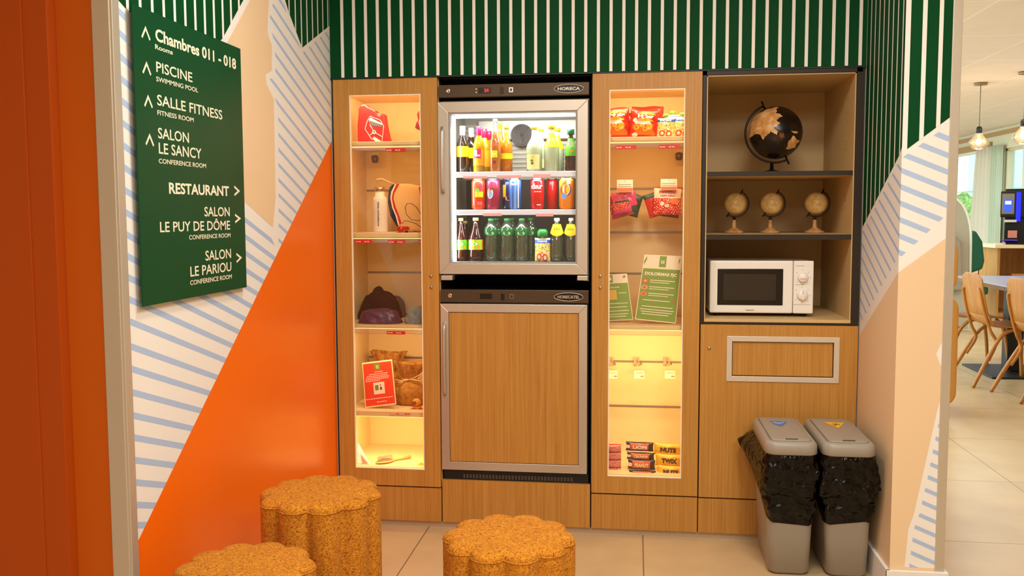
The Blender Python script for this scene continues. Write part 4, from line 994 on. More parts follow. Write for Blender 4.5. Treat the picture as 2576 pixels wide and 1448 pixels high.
# hanging sweet bags on the slatwall hooks
CHR = M('hook_chrome', (205, 200, 192), .25, .9)
def hook(label, px, py, y1=.20, ticket=None):
    c = at(px, py, y1); t = thing('slatwall_hook', label, 'hook', (c.x, .395, c.z+.01), 0, 'chrome hooks on the slatwall')
    MB().tube([(c.x, .396, c.z+.03), (c.x, .30, c.z+.018), (c.x, y1, c.z+.008), (c.x, y1-.004, c.z+.016)], .0022, 8).build('prong', CHR, t)
    MB().box(c.x-.012, c.x+.012, .390, .396, c.z+.01, c.z+.045).build('clip', CHR, t, bev=.001)
    if ticket:
        x0, x1, ya, yb, red = ticket; A = at(x0, ya, y1-.008); B = at(x1, yb, y1-.008)
        k = MB().box(A.x, B.x, y1-.009, y1-.008, B.z, A.z, 0); hh = A.z-B.z
        if red: k.box(A.x+.001, B.x-.001, y1-.0095, y1-.0088, B.z+.001, B.z+hh*red, 1)
        for j in range(2): k.box(A.x+.004, B.x-.006, y1-.0095, y1-.0088, B.z+hh*(.42+.16*j), B.z+hh*(.46+.16*j), 2)
        k.box((A.x+B.x)/2-.001, (A.x+B.x)/2+.001, y1-.0095, y1-.0088, A.z-.007, A.z-.003, 3)
        k.build('price_ticket', [M('ticket_white', (250, 236, 220), .35), M('ticket_orange', (246, 120, 76), .4), DK, BLACK], t)
    return t
hook('chrome hook holding the pink sweet bags', 1574, 476, .20, (1552, 1592, 452, 483, .35))
hook('chrome hook holding the red and white sweet bags', 1680, 470, .20, (1662, 1703, 450, 478, .32))
for px, lb in ((1538, 'empty chrome hook at the left edge of the lower slat rail'), (1604, 'empty chrome hook in the middle of the lower slat rail'), (1680, 'empty chrome hook on the right of the lower slat rail')):
    c = at(px, 915, .30); t = thing('slatwall_hook', lb, 'hook', (c.x, .395, c.z), 0, 'chrome hooks on the slatwall')
    MB().box(c.x-.017, c.x-.003, .384, .395, c.z-.018, c.z+.018).build('clip', M('clip_grey', (190, 172, 140), .35, .3), t, bev=.001)
    MB().tube([(c.x+.004, .394, c.z+.014), (c.x+.004, .24, c.z+.004), (c.x+.004, .236, c.z+.010)], .003, 8).build('prong', CHR, t)
    MB().tube([(c.x+.010, .36, c.z-.014), (c.x+.003, .33, c.z-.004), (c.x+.011, .30, c.z+.010), (c.x+.016, .33, c.z-.006)], .0035, 8).build('spring', M('clip_dark', (140, 122, 98), .35, .6), t)
    k = MB().box(c.x-.014, c.x+.028, .234, .235, c.z-.052, c.z-.018, 0).box(c.x+.012, c.x+.026, .2335, .2342, c.z-.045, c.z-.039, 1).box(c.x-.01, c.x+.024, .2335, .2342, c.z-.028, c.z-.0265, 2)
    k.build('price_ticket', [M('ticket_clear', (255, 226, 170), .35), M('ticket_orange'), DK], t)
SP, SD, SM_, SR, SWH = C('sweet_pink', (214, 20, 92), .3), C('sweet_green', (40, 66, 40), .3), C('sweet_mauve', (236, 120, 150), .3), C('sweet_red', (206, 20, 18), .3), C('sweet_cream', (250, 226, 190), .3)
SOR = C('sweet_orange', (240, 130, 70), .3); SDR = C('sweet_dark_red', (120, 10, 14), .3)
def pinkfn(u, v):
    if v > .62: return 1 if noise3(u*42, v*45, 5) > .4 else 0
    if .50 < v < .6 and abs(u+.1) < .3: return 2
    if v > .18 and u < .15: return 3 if noise3(u*24, v*24, 0) > .1 else (2 if noise3(u*30, v*20, 4) > .3 else 0)
    if u > .25 and v < .3: return 2
    return 0 if noise3(u*40, v*40, 2) < .3 else 1
def redfn(u, v):
    if v > .94: return 0
    if v > .6: return 1
    if (u-.25)**2+((v-.48)*1.6)**2 < .025: return 3
    if (u+.2)**2+(v-.4)**2 < .006 or (u+.02)**2+((v-.33)*1.6)**2 < .008: return 2
    return 2 if noise3(u*36, v*32, 1) > .5 else 0
GS = 'bags of sweets hanging in the right display cabinet'
pack('sweet_bag', 'crimson and pink sweet bag at the front of the left hanging bunch', 'sweet bag', GS, 1544, 1606, 481, 535, .22, .018, pinkfn, [SP, SM_, SD, SOR], None, None, -8, wav=.8)
pack('sweet_bag', 'pink sweet bag hanging askew below the front one', 'sweet bag', GS, 1540, 1596, 486, 545, .25, .016, pinkfn, [SP, SD, SM_, SDR], None, None, -16, wav=.8)
pack('sweet_bag', 'dark green sweet bag peeping out behind the crimson ones', 'sweet bag', GS, 1548, 1604, 484, 540, .28, .016, lambda u, v: 0, [SD, SP], None, None, 16, wav=.8)
pack('sweet_bag', 'red and cream sweet bag at the front of the right hanging bunch', 'sweet bag', GS, 1644, 1712, 470, 540, .22, .02, redfn, [SR, SWH, SWH, SOR], None, ([('HARIBO', 0, .78, .1, .6, 0, .08), ('HAPPY COLA', 0, .66, .05, .52, 0, .03)], [SR]), 1, wav=.6)
pack('sweet_bag', 'dark red sweet bag sticking out left of the right bunch', 'sweet bag', GS, 1634, 1692, 480, 541, .26, .016, lambda u, v: 1 if v > .8 else 0, [SR, SD], None, None, -18, wav=.8)
pack('sweet_bag', 'deep red sweet bag at the back of the right bunch', 'sweet bag', GS, 1648, 1706, 480, 545, .29, .016, lambda u, v: 0, [SDR], None, None, 8, wav=.8)
# chocolate bars at the bottom of the right cabinet
BD, BO, BY, BRD = C('bar_dark', (52, 22, 14), .25), C('bar_orange', (226, 90, 40), .3), C('bar_yellow', (250, 186, 22), .3), C('bar_red', (196, 34, 40), .3)
BC = C('bar_cream', (244, 222, 200), .3)
def bar(label, px0, px1, pyt, pyb, y, fn, mats, text, tilt=0, grp='chocolate bars on the cabinet floor', d=.03):
    return pack('chocolate_bar', label, 'chocolate bar', grp, px0, px1, pyt, pyb, y, d, fn, mats, None, text, tilt, nx=60, nz=22, wav=.5)
def redbar(u, v): return 1 if (noise3(u*60, v*26, 2) > .2 and .1 < v < .9) else 0
def darkbar(u, v): return 1 if (abs(u+.02) < .33 and .18 < v < .85) else (2 if u < -.36 and .3 < v < .7 else 0)
def yelbar(u, v): return 0
for k, (a, b, n) in enumerate(((1116, 1136, 'topmost'), (1135, 1155, 'second from top'), (1154, 1174, 'third from top'), (1173, 1196, 'lowest'))):
    bar('red and cream chocolate bar, %s in the left stack' % n, 1518, 1563, a, b, .10, redbar, [BRD, BC], None)
for k, (a, b, n) in enumerate(((1111, 1134, 'topmost'), (1137, 1155, 'second from top'), (1155, 1180, 'third from top'), (1182, 1198, 'lowest'))):
    bar('black and orange chocolate bar, %s in the middle stack' % n, 1574+k*2.5, 1644+k*2, a, b, .12-.018*k, darkbar, [BD, BO, BC], ([(('LION', 'CRUNCH', 'PEANUT', 'CARAMEL')[k], 0, .35, .34, .5, 0, .05)], [BC if k == 0 else CRM]), 1)
for k, (a, b, n) in enumerate(((1115, 1144, 'topmost'), (1142, 1172, 'middle'), (1171, 1199, 'lowest'))):
    bar('yellow chocolate bar with brown lettering, %s in the right stack' % n, 1644+k*4, 1724+k*2, a, b, .12-.02*k, yelbar, [BY], ([(('NUTS', 'TWIX', 'NUTS')[k], -.05, .33, .36, .5, 0, .08)], [BRN]), 2)
# leaflets
def card(name, label, cat, pts, y0, lean, front, art, zf):
    """pts: four corners TL,TR,BR,BL in the photo; stands at depth y0 leaning back"""
    w = []
    for k, (px, py) in enumerate(pts): w.append(at(px, py, y0+(lean if k < 2 else 0)))
    ex = (w[1]-w[0]+w[2]-w[3])/2; ez = (w[0]-w[3]+w[1]-w[2])/2; n = ex.cross(ez).normalized()
    if n.y > 0: n = -n
    lo = min(v.z for v in w); dz = zf-lo; w = [v+Vector((0, 0, dz)) for v in w]
    t = thing(name, label, cat, tuple((w[2]+w[3])/2))
    MB().prism([w[3], w[2], w[1], w[0]], -n*.003, 0).build('card', front[0], t)
    def U(u, v, e=.0006): return w[3]*(1-u)*(1-v)+w[2]*u*(1-v)+w[1]*u*v+w[0]*(1-u)*v+n*e
    a = MB(); art(a, U, ex.normalized(), ez.normalized(), ex.length, ez.length)
    a.build('print', front[1], t, fix=False)
    return t
LG, LC = C('leaf_green', (128, 156, 10), .5), C('leaf_cream', (246, 226, 190), .45)
def q4(m, U, u0, u1, v0, v1, mi, e=.0006): m.poly([U(u0, v0, e), U(u1, v0, e), U(u1, v1, e), U(u0, v1, e)], mi)
def disc(m, U, u, v, ru, rv, mi, e=.0012, n=16): m.poly([U(u+ru*math.cos(2*PI*k/n), v+rv*math.sin(2*PI*k/n), e) for k in range(n)], mi)
def art_big(m, U, ex, ez, W_, H_):
    q4(m, U, .02, .98, .015, .79, 0); q4(m, U, .42, .60, .82, .985, 0, .0008)
    q4(m, U, .47, .55, .87, .92, 1, .0012); q4(m, U, .5, .52, .86, .94, 0, .0014)
    m.text('DOLORMAS FJC', U(.5, .69, .001), ex, ez, h=H_*.045, w=W_*.82, mi=1, bold=.05, align='C')
    for v, c in ((.60, 2), (.50, 3), (.40, 4)):
        disc(m, U, .12, v, .085, .035, c); disc(m, U, .12, v, .045, .018, 2 if c != 2 else 3, .0015)
        q4(m, U, .24, .88, v+.008, v+.02, 1, .001); q4(m, U, .24, .74, v-.022, v-.012, 1, .001)
    for v, a, b in ((.305, .12, .8), (.21, .12, .88), (.165, .08, .92), (.13, .12, .88), (.095, .14, .8)): q4(m, U, a, b, v, v+.012, 1, .001)
    disc(m, U, .88, .30, .04, .014, 2)
    for u0, v0 in ((.03, .9), (.06, .94), (.93, .93)): m.poly([U(u0, v0-.06, .001), U(u0+.03, v0, .001), U(u0+.02, v0+.04, .001), U(u0-.01, v0, .001)], 0)
def art_small(m, U, ex, ez, W_, H_):
    q4(m, U, .02, .98, .015, .80, 0); q4(m, U, .28, .46, .82, .985, 0, .0008); q4(m, U, .34, .40, .87, .93, 1, .0012)
    m.text('MENU DU SOIR', U(.42, .70, .001), ex, ez, h=H_*.03, w=W_*.5, mi=1, bold=.04, align='C')
    q4(m, U, .14, .56, .45, .66, 5, .001)
    for v, a, b in ((.58, .62, .9), (.36, .1, .9), (.28, .1, .86), (.2, .1, .9), (.13, .2, .86), (.08, .1, .8)): q4(m, U, a, b, v, v+.014, 1, .001)
    m.poly([U(.86, .9, .001), U(.94, .93, .001), U(.9, .97, .001), U(.82, .94, .001)], 0)
AM = [LG, LC, C('leaf_tomato', (220, 70, 30)), C('leaf_peach', (246, 150, 80)), C('leaf_salmon', (240, 120, 60)), C('leaf_mustard', (226, 178, 40))]
card('menu_leaflet', 'green and cream menu leaflet, larger and leaning to the right', 'leaflet', [(1621, 655), (1716, 659), (1700, 829), (1597, 818)], .09, .05, (LC, AM), art_big, .8565)
card('menu_leaflet', 'green and cream menu leaflet half cut by the left frame, with a yellow box', 'leaflet', [(1510, 704.5), (1577, 701), (1593, 817), (1510, 822)], .13, .05, (LC, AM), art_small, .8565)

# ================================================================== LEFT CABINET GOODS
def sil(pts, y, d, zf=None):
    o = []
    for a, b in pts:
        p = at(a, b, y); o.append([p.x, y, p.z])
    if zf is not None:
        lo = min(p[2] for p in o)
        for p in o: p[2] += (zf-lo)*max(0, 1-(p[2]-lo)/.05)
    return o
def Z1(u, v): return (890+u/9.05, 240+v/9.05)
t = thing('red_gift_pouch', 'red soft pouch with a white outlined hexagon badge and grey patches', 'pouch', (at(935, 360, .13).x, .13, 1.6015))
body = sil([Z1(*p) for p in [(82, 1080), (72, 700), (105, 290), (145, 235), (200, 205), (260, 205), (340, 262), (490, 345), (520, 400), (690, 412), (722, 640), (772, 900), (822, 1085)]], .11, .05, 1.602)
MB().prism(body, (0, .05, 0)).build('fabric', C('pouch_fabric_red', (196, 12, 6), .6), t, bev=.008, seg=3)
hx = [at(*Z1(*p), .1085) for p in [(370, 475), (600, 560), (680, 700), (640, 1070), (400, 990), (255, 760), (300, 600)]]
GYP = C('pouch_grey', (118, 112, 108), .6)
m = MB(); m.tube([tuple(p) for p in hx], .0016, 6, closed=True); m.build('badge_outline', C('badge_white', (246, 226, 214), .5), t)
def flat(pts, y, d=.0012): return MB().prism([tuple(at(*Z1(*p), y)) for p in pts], (0, d, 0))
flat([(345, 560), (650, 660), (640, 715), (420, 690), (340, 610)], .1087).build('grey_patch', GYP, t)
flat([(380, 500), (640, 640), (640, 665), (345, 565)], .1083).build('white_patch', TXTW, t)
flat([(425, 960), (470, 940), (620, 1040), (590, 1085), (500, 1060)], .1085).build('white_patch', TXTW, t)
flat([(530, 405), (640, 410), (590, 490), (540, 470)], .1088).build('grey_patch', GYP, t)
flat([(150, 240), (200, 205), (260, 205), (350, 280), (330, 305), (250, 235)], .1088).build('grey_patch', GYP, t)
flat([(340, 262), (490, 345), (485, 375), (360, 310)], .1088).build('grey_patch', GYP, t)
m = MB(); c = at(*Z1(460, 835), .108)
m.prism([(c.x+.0085*math.cos(k*PI/8), .108, c.z+.0085*math.sin(k*PI/8)) for k in range(16)], (0, .0012, 0), 0)
for e in ((360, 660), (350, 910), (650, 940)):
    q = at(*Z1(*e), .108); m.tube([(c.x, .1085, c.z), (q.x, .1085, q.z)], .0016, 5, 0)
m.text('10', (c.x, .1074, c.z-.004), (1, 0, 0), (0, 0, 1), h=.009, w=.010, mi=1, bold=.05, align='C')
m.build('emblem', [TXTW, NAVY], t)
t = thing('red_gift_pouch', 'red soft pouch mostly hidden by the right door stile of the cabinet', 'pouch', (at(1066, 360, .13).x, .13, 1.6015))
MB().prism(sil([Z1(*p) for p in [(1500, 1085), (1515, 860), (1500, 800), (1400, 740), (1430, 610), (1452, 540), (1428, 430), (1440, 370), (1520, 325), (1700, 330), (1760, 1085)]], .11, .05, 1.602), (0, .05, 0)).build('fabric', MATS['pouch_fabric_red'], t, bev=.008, seg=3)
MB().tube([tuple(at(*Z1(*p), .1085)) for p in [(1540, 860), (1510, 740), (1485, 600), (1520, 500), (1600, 470)]], .0014, 6).build('badge_outline', MATS['badge_white'], t)
MB().prism([tuple(at(*Z1(*p), .1088)) for p in [(1395, 735), (1425, 610), (1470, 600), (1500, 790), (1440, 770)]], (0, .001, 0)).build('mauve_patch', C('patch_mauve', (150, 40, 50), .5), t)
# shelf 2
ZL2 = 1.2265
tag(MB().box(at(925, 590, .1).x, at(1003, 590, .1).x, .06, .16, ZL2, ZL2+.002).build('booklet', C('booklet_cream', (250, 226, 176)), bev=.0005), 'thin cream booklet lying flat under the white water bottle', 'booklet')
t = thing('reusable_bottle', 'white reusable water bottle with a metal cap and dark vertical lettering', 'bottle', (at(957, 585, .11).x, .11, ZL2+.0022))
h = at(957, 470, .11).z-ZL2-.0022; r = 19*(.11+DIST)/FPX
MB().lathe([(.0001, 0), (r*.94, 0), (r, .004), (r, h*.70), (r*.92, h*.76), (r*.66, h*.80), (r*.64, h*.90)], seg=32).build('body', C('bottle_white', (246, 226, 196), .45), t, world=False)
MB().lathe([(r*.64, h*.90), (r*.69, h*.905), (r*.69, h*.99), (r*.6, h), (.0001, h)], seg=28).build('cap', M('cap_metal', (196, 160, 112), .25, .9), t, world=False)
m = MB(); m.text('bible michelienne', (0, 0, 0), (1, 0, 0), (0, 0, 1), h=.0075, w=h*.53, mi=0, bold=.03, warp=lambda a, b: ((r+.0006)*math.sin((b-.002)/r), -(r+.0006)*math.cos((b-.002)/r), h*.66-a)); m.build('lettering', C('ink_brown', (88, 60, 44)), t, world=False, fix=False)
def Z2(u, v): return (890+u/7.62, 430+v/7.62)
t = thing('fabric_bag', 'cream fabric bag with navy, white and red side stripes behind the bottle', 'bag', (at(1030, 585, .2).x, .2, ZL2))
bp = [(840, 1170), (830, 1070), (700, 850), (655, 600), (665, 400), (690, 310), (750, 250), (900, 238), (1050, 238), (1150, 262), (1300, 292), (1420, 300), (1420, 1170)]
MB().prism(sil([Z2(*p) for p in bp], .17, 0, ZL2+.0005), (0, .07, 0)).build('fabric', C('bag_cream', (226, 178, 112), .8), t, bev=.012, seg=3)
def strip(pts, name, col, y=.168): MB().prism([tuple(at(*Z2(*p), y)) for p in pts], (0, .004, 0)).build(name, col, t)
strip([(690, 310), (750, 255), (785, 255), (715, 400), (700, 520), (735, 700), (800, 860), (850, 1040), (830, 1070), (700, 850), (655, 600), (665, 400)], 'navy_stripe', C('stripe_navy', (14, 32, 50), .7))
strip([(785, 255), (815, 250), (750, 400), (727, 520), (760, 690), (830, 860), (875, 1035), (850, 1040), (800, 860), (735, 700), (700, 520), (715, 400)], 'white_stripe', C('stripe_white', (250, 216, 180), .7), .1675)
strip([(815, 250), (870, 248), (775, 420), (757, 520), (800, 690), (870, 860), (915, 1000), (875, 1035), (830, 860), (760, 690), (727, 520), (750, 400)], 'red_stripe', C('stripe_red', (196, 22, 16), .7))
strip([(1245, 305), (1300, 300), (1335, 600), (1330, 900), (1305, 900), (1300, 600)], 'red_stripe', MATS['stripe_red'])
MB().tube([tuple(at(*Z2(*p), .2)) for p in [(430, 190), (450, 165), (540, 150), (600, 180), (680, 220), (780, 250)]], [.004, .005, .005, .0045, .004, .004], 8).build('strap', MATS['bag_cream'], t)
t = thing('cable_reel', 'small shiny red gadget with looped thin cable on the shelf edge', 'gadget', (at(1015, 585, .09).x, .09, ZL2))
c = at(*Z2(900, 1120), .09); cz = ZL2+.0135
m = MB().lathe([(.0001, -.012), (.011, -.012), (.013, -.009), (.013, .009), (.011, .012), (.0001, .012)], seg=24); m.xf(Matrix.Translation((c.x, .09, cz)) @ Matrix.Rotation(PI/2, 4, 'X')); GR = C('gadget_red', (196, 12, 14), .2); m.build('drum', GR, t)
MB().box(c.x+.002, c.x+.036, .082, .098, cz-.004, cz+.012).build('case', GR, t, bev=.003)
MB().box(c.x+.02, c.x+.03, .084, .096, ZL2, ZL2+.008).build('plug', BLACK, t, bev=.001)
CB = C('cable_brown', (60, 36, 22), .5)
MB().tube([tuple(at(*Z2(*p), .12)) for p in [(1300, 900), (1285, 820), (1200, 690), (1100, 620), (1020, 625), (985, 700), (1010, 830), (1100, 930), (1230, 950), (1290, 930), (1310, 820)]], .0014, 6).build('cable_loop', CB, t)
MB().tube([tuple(at(*Z2(*p), .11)) for p in [(930, 1010), (970, 950), (1080, 970), (1200, 1010), (1290, 1080), (1325, 1150), (1250, 1170), (1150, 1150)]], .0014, 6).build('cable_loop', CB, t)
# folded garments on shelf 3
ZL3 = .8435
def heap(label, px, w, h, y, dy, col, seed, name='folded_garment', z0=ZL3, peak=0):
    c = at(px, 815, y); s = (y+DIST)/FPX
    t = MB(); hw, hh = w*s/2, h*s
    def disp(d):
        k = 1/max(.62, (abs(d.x)**2.6+abs(d.z)**2.6+abs(d.y)**2.6)**(1/2.6))
        return (k-1)*.75+.05*noise3(d.x*4+seed, d.y*3, d.z*4)+.05*crumple(d.x*.11+seed, d.y*.1, d.z*.13, seed)+peak*math.exp(-((d.x+.1)/.17)**4)*max(0, d.z)**2
    t.ball((0, 0, 0), .92, 96, 56, disp=disp, sc3=(hw, dy, hh*.98), flat=0)
    return tag(t.xf(Matrix.Translation((c.x, y, z0))).build(name, col), label, 'garment', 'folded clothes on the third shelf')
F1 = noisy('knit_maroon', [(.3, (9, 1, 4)), (.7, (20, 3, 7))], 30, .95, .4, .003); F2 = noisy('satin_purple', [(.3, (66, 40, 66)), (.7, (88, 54, 82))], 9, .33, .2, .003); F3 = noisy('denim_grey', [(.35, (92, 100, 100)), (.6, (140, 146, 140)), (.75, (170, 180, 186))], 12, .8, .4, .003); F4 = C('garment_grey', (96, 84, 80), .8)
heap('dark maroon crumpled garment heaped above the purple one', 957, 116, 76, .27, .09, F1, 1.0, peak=.17)
heap('shiny purple folded garment at the front left of the shelf', 956, 122, 42, .11, .055, F2, 2.2)
heap('grey garment partly hidden behind the dark maroon heap', 1000, 46, 60, .345, .035, F4, 3.1)
heap('blue grey folded garment at the right side of the third shelf', 1060, 88, 44, .16, .09, F3, 4.4)
# shelf 4: card, sacks, wooden toy
ZL4 = .4795
CRED = C('card_red', (232, 62, 28), .4)
def art_card(m, U, ex, ez, W_, H_):
    q4(m, U, .03, .97, .03, .965, 0); q4(m, U, .40, .59, .80, .94, 2); q4(m, U, .45, .54, .83, .91, 3, .001)
    for v, a, b in ((.755, .4, .68), (.71, .2, .84), (.67, .12, .88), (.635, .1, .9), (.60, .08, .9), (.565, .08, .6)):
        n = int((b-a)/.07)
        for k in range(n): q4(m, U, a+k*.07, a+k*.07+.055, v, v+.016, 1, .001)
    q4(m, U, .32, .68, .27, .53, 1, .001); q4(m, U, .37, .48, .36, .47, 2, .0014); disc(m, U, .56, .39, .035, .035, 4, .0014); disc(m, U, .55, .46, .02, .015, 4, .0014)
    for v, a, b in ((.17, .05, .93), (.09, .4, .75)):
        n = int((b-a)/.08)
        for k in range(n): q4(m, U, a+k*.08, a+k*.08+.06, v, v+.018, 1, .001)
card('info_card', 'red information card in a cream frame leaning on the fourth shelf', 'card', [(911, 920), (986, 911), (997, 1024), (919, 1034)], .08, .04, (C('card_cream', (250, 214, 160), .4), [CRED, C('card_print', (252, 214, 186)), C('card_green', (96, 140, 60)), C('card_lime', (190, 190, 50)), C('card_plum', (110, 50, 60))]), art_card, ZL4+.0003)
SACK = noisy('burlap', [(.3, (150, 92, 28)), (.55, (186, 122, 44)), (.75, (204, 142, 62))], 60, .95, .5, .003)
def sack(label, px, w, h, y, tie, seed):
    c = at(px, 1000, y); s = (y+DIST)/FPX; t = thing('burlap_sack', label, 'sack', (c.x, y, ZL4), 0, 'small burlap sacks on the fourth shelf')
    R = w*s/2; H = h*s; rings = []
    for i in range(19):
        v = i/18
        rad = R*(.80+.20*math.sin(PI*min(1, v/.5))) if v < .35 else (R*(1-.62*((v-.35)/.25)**1.3) if v < .6 else R*(.38+.62*((v-.6)/.4)**.8))
        if v == 0: rad = R*.7
        fold = .05+.14*(max(0, v-.3))
        rings.append([(rad*(1+fold*math.sin(9*a+seed)+.04*noise3(a*3, v*6, seed))*math.cos(a), rad*.62*(1+fold*math.sin(9*a+seed))*math.sin(a), v*H+.006*math.sin(2*a+seed)*(v > .8)) for a in [2*PI*k/54 for k in range(54)]])
    m = MB(); loft(m, rings, cap1=False); m.build('sack_body', SACK, t, world=False)
    if tie:
        n = MB(); n.tube([(R*.44*math.cos(2*PI*k/16), R*.30*math.sin(2*PI*k/16), .60*H) for k in range(16)], .003, 6, closed=True)
        n.tube([(0, -R*.32, .6*H), (-R*.35, -R*.42, .58*H), (-R*.8, -R*.4, .60*H), (-R*.9, -R*.36, .53*H), (-R*.3, -R*.5, .56*H)], .0022, 6)
        n.tube([(0, -R*.34, .6*H), (R*.4, -R*.42, .66*H), (R*.9, -R*.3, .76*H)], .0022, 6).tube([(0, -R*.34, .6*H), (R*.5, -R*.4, .60*H), (R*.9, -R*.32, .56*H)], .0022, 6)
        n.build('tie_string', C('string_cream', (232, 190, 130), .8), t, world=False)
    return t
sack('burlap sack tied with pale string on the fourth shelf', 1031, 84, 112, .18, True, .7)
sack('burlap sack standing behind the red card, partly hidden', 980, 90, 122, .31, False, 2.0)
t = thing('wooden_toy', 'small round wooden toy with red wings at the fourth shelf edge', 'toy', (at(1048, 1025, .10).x, .10, ZL4))
c = at(1048, 1018, .10); WT = C('toy_wood', (222, 148, 50), .5)
MB().ball((c.x, .10, ZL4+.0265), .0175, 22, 14, sc3=(1.15, .8, 1), mi=0).build('ring_body', WT, t)
m = MB(); m.tube([(c.x-.008+.007*math.cos(k*PI/6), .086, ZL4+.026+.006*math.sin(k*PI/6)) for k in range(12)], .0024, 6, closed=True); m.build('carved_face', C('toy_brown', (130, 60, 20), .5), t)
MB().box(c.x-.016, c.x+.02, .088, .114, ZL4+.0005, ZL4+.010).build('stand', WT, t, bev=.002)
MB().prism([(c.x-.026, .084, ZL4+.0006), (c.x-.002, .084, ZL4+.0006), (c.x-.006, .084, ZL4+.005)], (0, .004, 0)).build('red_wing', RED, t)
MB().prism([(c.x+.010, .084, ZL4+.0006), (c.x+.036, .084, ZL4+.0006), (c.x+.016, .084, ZL4+.008)], (0, .004, 0)).build('red_wing', RED, t)
# cabinet floor: hairbrush, packet, yellow item
ZL5 = .2465
a = atz(946, 1166, ZL5+.008); b = atz(985, 1156, ZL5+.008); e = atz(1052, 1143, ZL5+.01)
a.y = max(a.y, .06); b.y = max(b.y, .075); e.y = max(e.y, .12)
t = thing('hairbrush', 'wooden paddle hairbrush with bristles on the lit cabinet floor', 'hairbrush', ((a.x+b.x)/2, a.y, ZL5))
BW = C('brush_wood', (232, 170, 84), .45)
ctr = (a+b)/2; dx = (b-a); ang = math.atan2(e.y-a.y, e.x-a.x); Lh = .042
m = MB().ball((0, 0, 0), 1, 28, 10, sc3=(.044, .024, .006)); m.tube([(.035, 0, 0), (.055, 0, 0), (.08, 0, .001), (.122, 0, .002)], [.008, .006, .0075, .009], 10, r2=.6)
m.xf(Matrix.Translation((ctr.x, ctr.y, ZL5+.0065)) @ Matrix.Rotation(ang, 4, 'Z')); m.build('handle', BW, t)
m = MB().ball((0, 0, 0), 1, 24, 8, sc3=(.036, .018, .005)); m.xf(Matrix.Translation((ctr.x, ctr.y, ZL5+.011)) @ Matrix.Rotation(ang, 4, 'Z')); m.build('cushion', C('brush_pad', (150, 110, 90), .6), t)
m = MB()
for i in range(-5, 6):
    for j in range(-2, 3):
        if (i/5.6)**2+(j/2.7)**2 < 1: m.tube([(i*.0062, j*.006, .004), (i*.0064, j*.0062, .016)], .0006, 4); m.ball((i*.0064, j*.0062, .0165), .0010, 6, 4)
m.xf(Matrix.Translation((ctr.x, ctr.y, ZL5+.011)) @ Matrix.Rotation(ang, 4, 'Z')); tag(m.build('bristles', C('bristle', (96, 70, 56), .5), t), kind='stuff')
pk = thing('cosmetic_packet', 'white and pink packet leaning in the lower left cabinet corner', 'packet', (-1.165, .06, ZL5))
w3 = [(-1.172, .045, ZL5+.0005), (-1.108, .045, ZL5+.0005), (-1.168, .075, ZL5+.082)]
MB().prism(w3, (0, .006, 0)).build('wrapper', C('packet_white', (252, 238, 214), .4), pk, bev=.001)
MB().prism([(-1.140, .0445, ZL5+.004), (-1.116, .0445, ZL5+.004), (-1.150, .0585, ZL5+.038)], (0, -.001, 0)).build('print', C('packet_pink', (244, 140, 110), .4), pk)
yk = thing('soap_packet', 'small yellow wrapped soap at the lower right of the left cabinet', 'packet', (at(1062, 1172, .07).x, .07, ZL5))
m = MB().ball((at(1062, 1172, .07).x, .07, ZL5+.0), .02, 20, 10, sc3=(1, .7, .8), flat=ZL5+.0003); m.build('wrapper', C('soap_yellow', (244, 226, 120), .4), yk)
MB().ball((at(1061, 1172, .07).x, .062, ZL5+.008), .006, 12, 8).build('seal', YEL, yk)

# ================================================================== DINING ROOM beyond the opening
CEIL = tiles('ceiling_panels', (240, 228, 222), (255, 250, 246), .66, 1.1, 2.04, 3.1, .012, .8, mottling=.15)
struct('ceiling', MB().box(1.0125, 5.35, -.0, 15, 2.5, 2.62).box(2.0, 5.35, -7, 0, 2.5, 2.62), CEIL)
WX = 5.2
A0 = atx(2404, 366, WX); A1 = atx(2472, 372, WX); B0 = atx(2526, 376, WX); B1 = atx(2574, 376, WX)
PALE = M('pale_sage_wall', (214, 212, 186), .7); WARMW = M('warm_lit_lower_wall', (232, 190, 150), .7)  # lower wall coloured peach to paint the warm light falling there
w = MB(); ya1, ya0 = A0.y+.3, A1.y-.35; yb1, yb0 = B0.y, B1.y
zt, zb_, zl = 2.24, .95, 1.38
def wallseg(y0, y1, z0, z1, mi=0):
    if z0 == 0 and z1 > .93: w.box(WX, WX+.15, y0, y1, 0, .93, 1); z0 = .93
    w.box(WX, WX+.15, y0, y1, z0, z1, mi)
wallseg(-7, yb0, 0, 2.5); wallseg(yb0, yb1, 0, zl); wallseg(yb0, yb1, 2.2, 2.5); wallseg(yb1, ya0, 0, 2.5); wallseg(ya0, ya1, 0, zb_, 0); wallseg(ya0, ya1, zt, 2.5); wallseg(ya1, 15, 0, 2.5)
struct('wall_window_side', w, [PALE, WARMW])
struct('wall_end', MB().box(-4, WX+.15, 15, 15.1, 0, 2.6), PALE)
struct('wall_behind_cabinets', MB().box(-4, 1.036, .73, .85, 0, 2.5), PALE)
w = MB().box(WX-.03, WX, ya0-.04, ya1, zt, zt+.09).box(WX-.02, WX, 7, 15, 2.40, 2.46); struct('trim_3', w, M('wood_cornice', (176, 140, 96), .5))
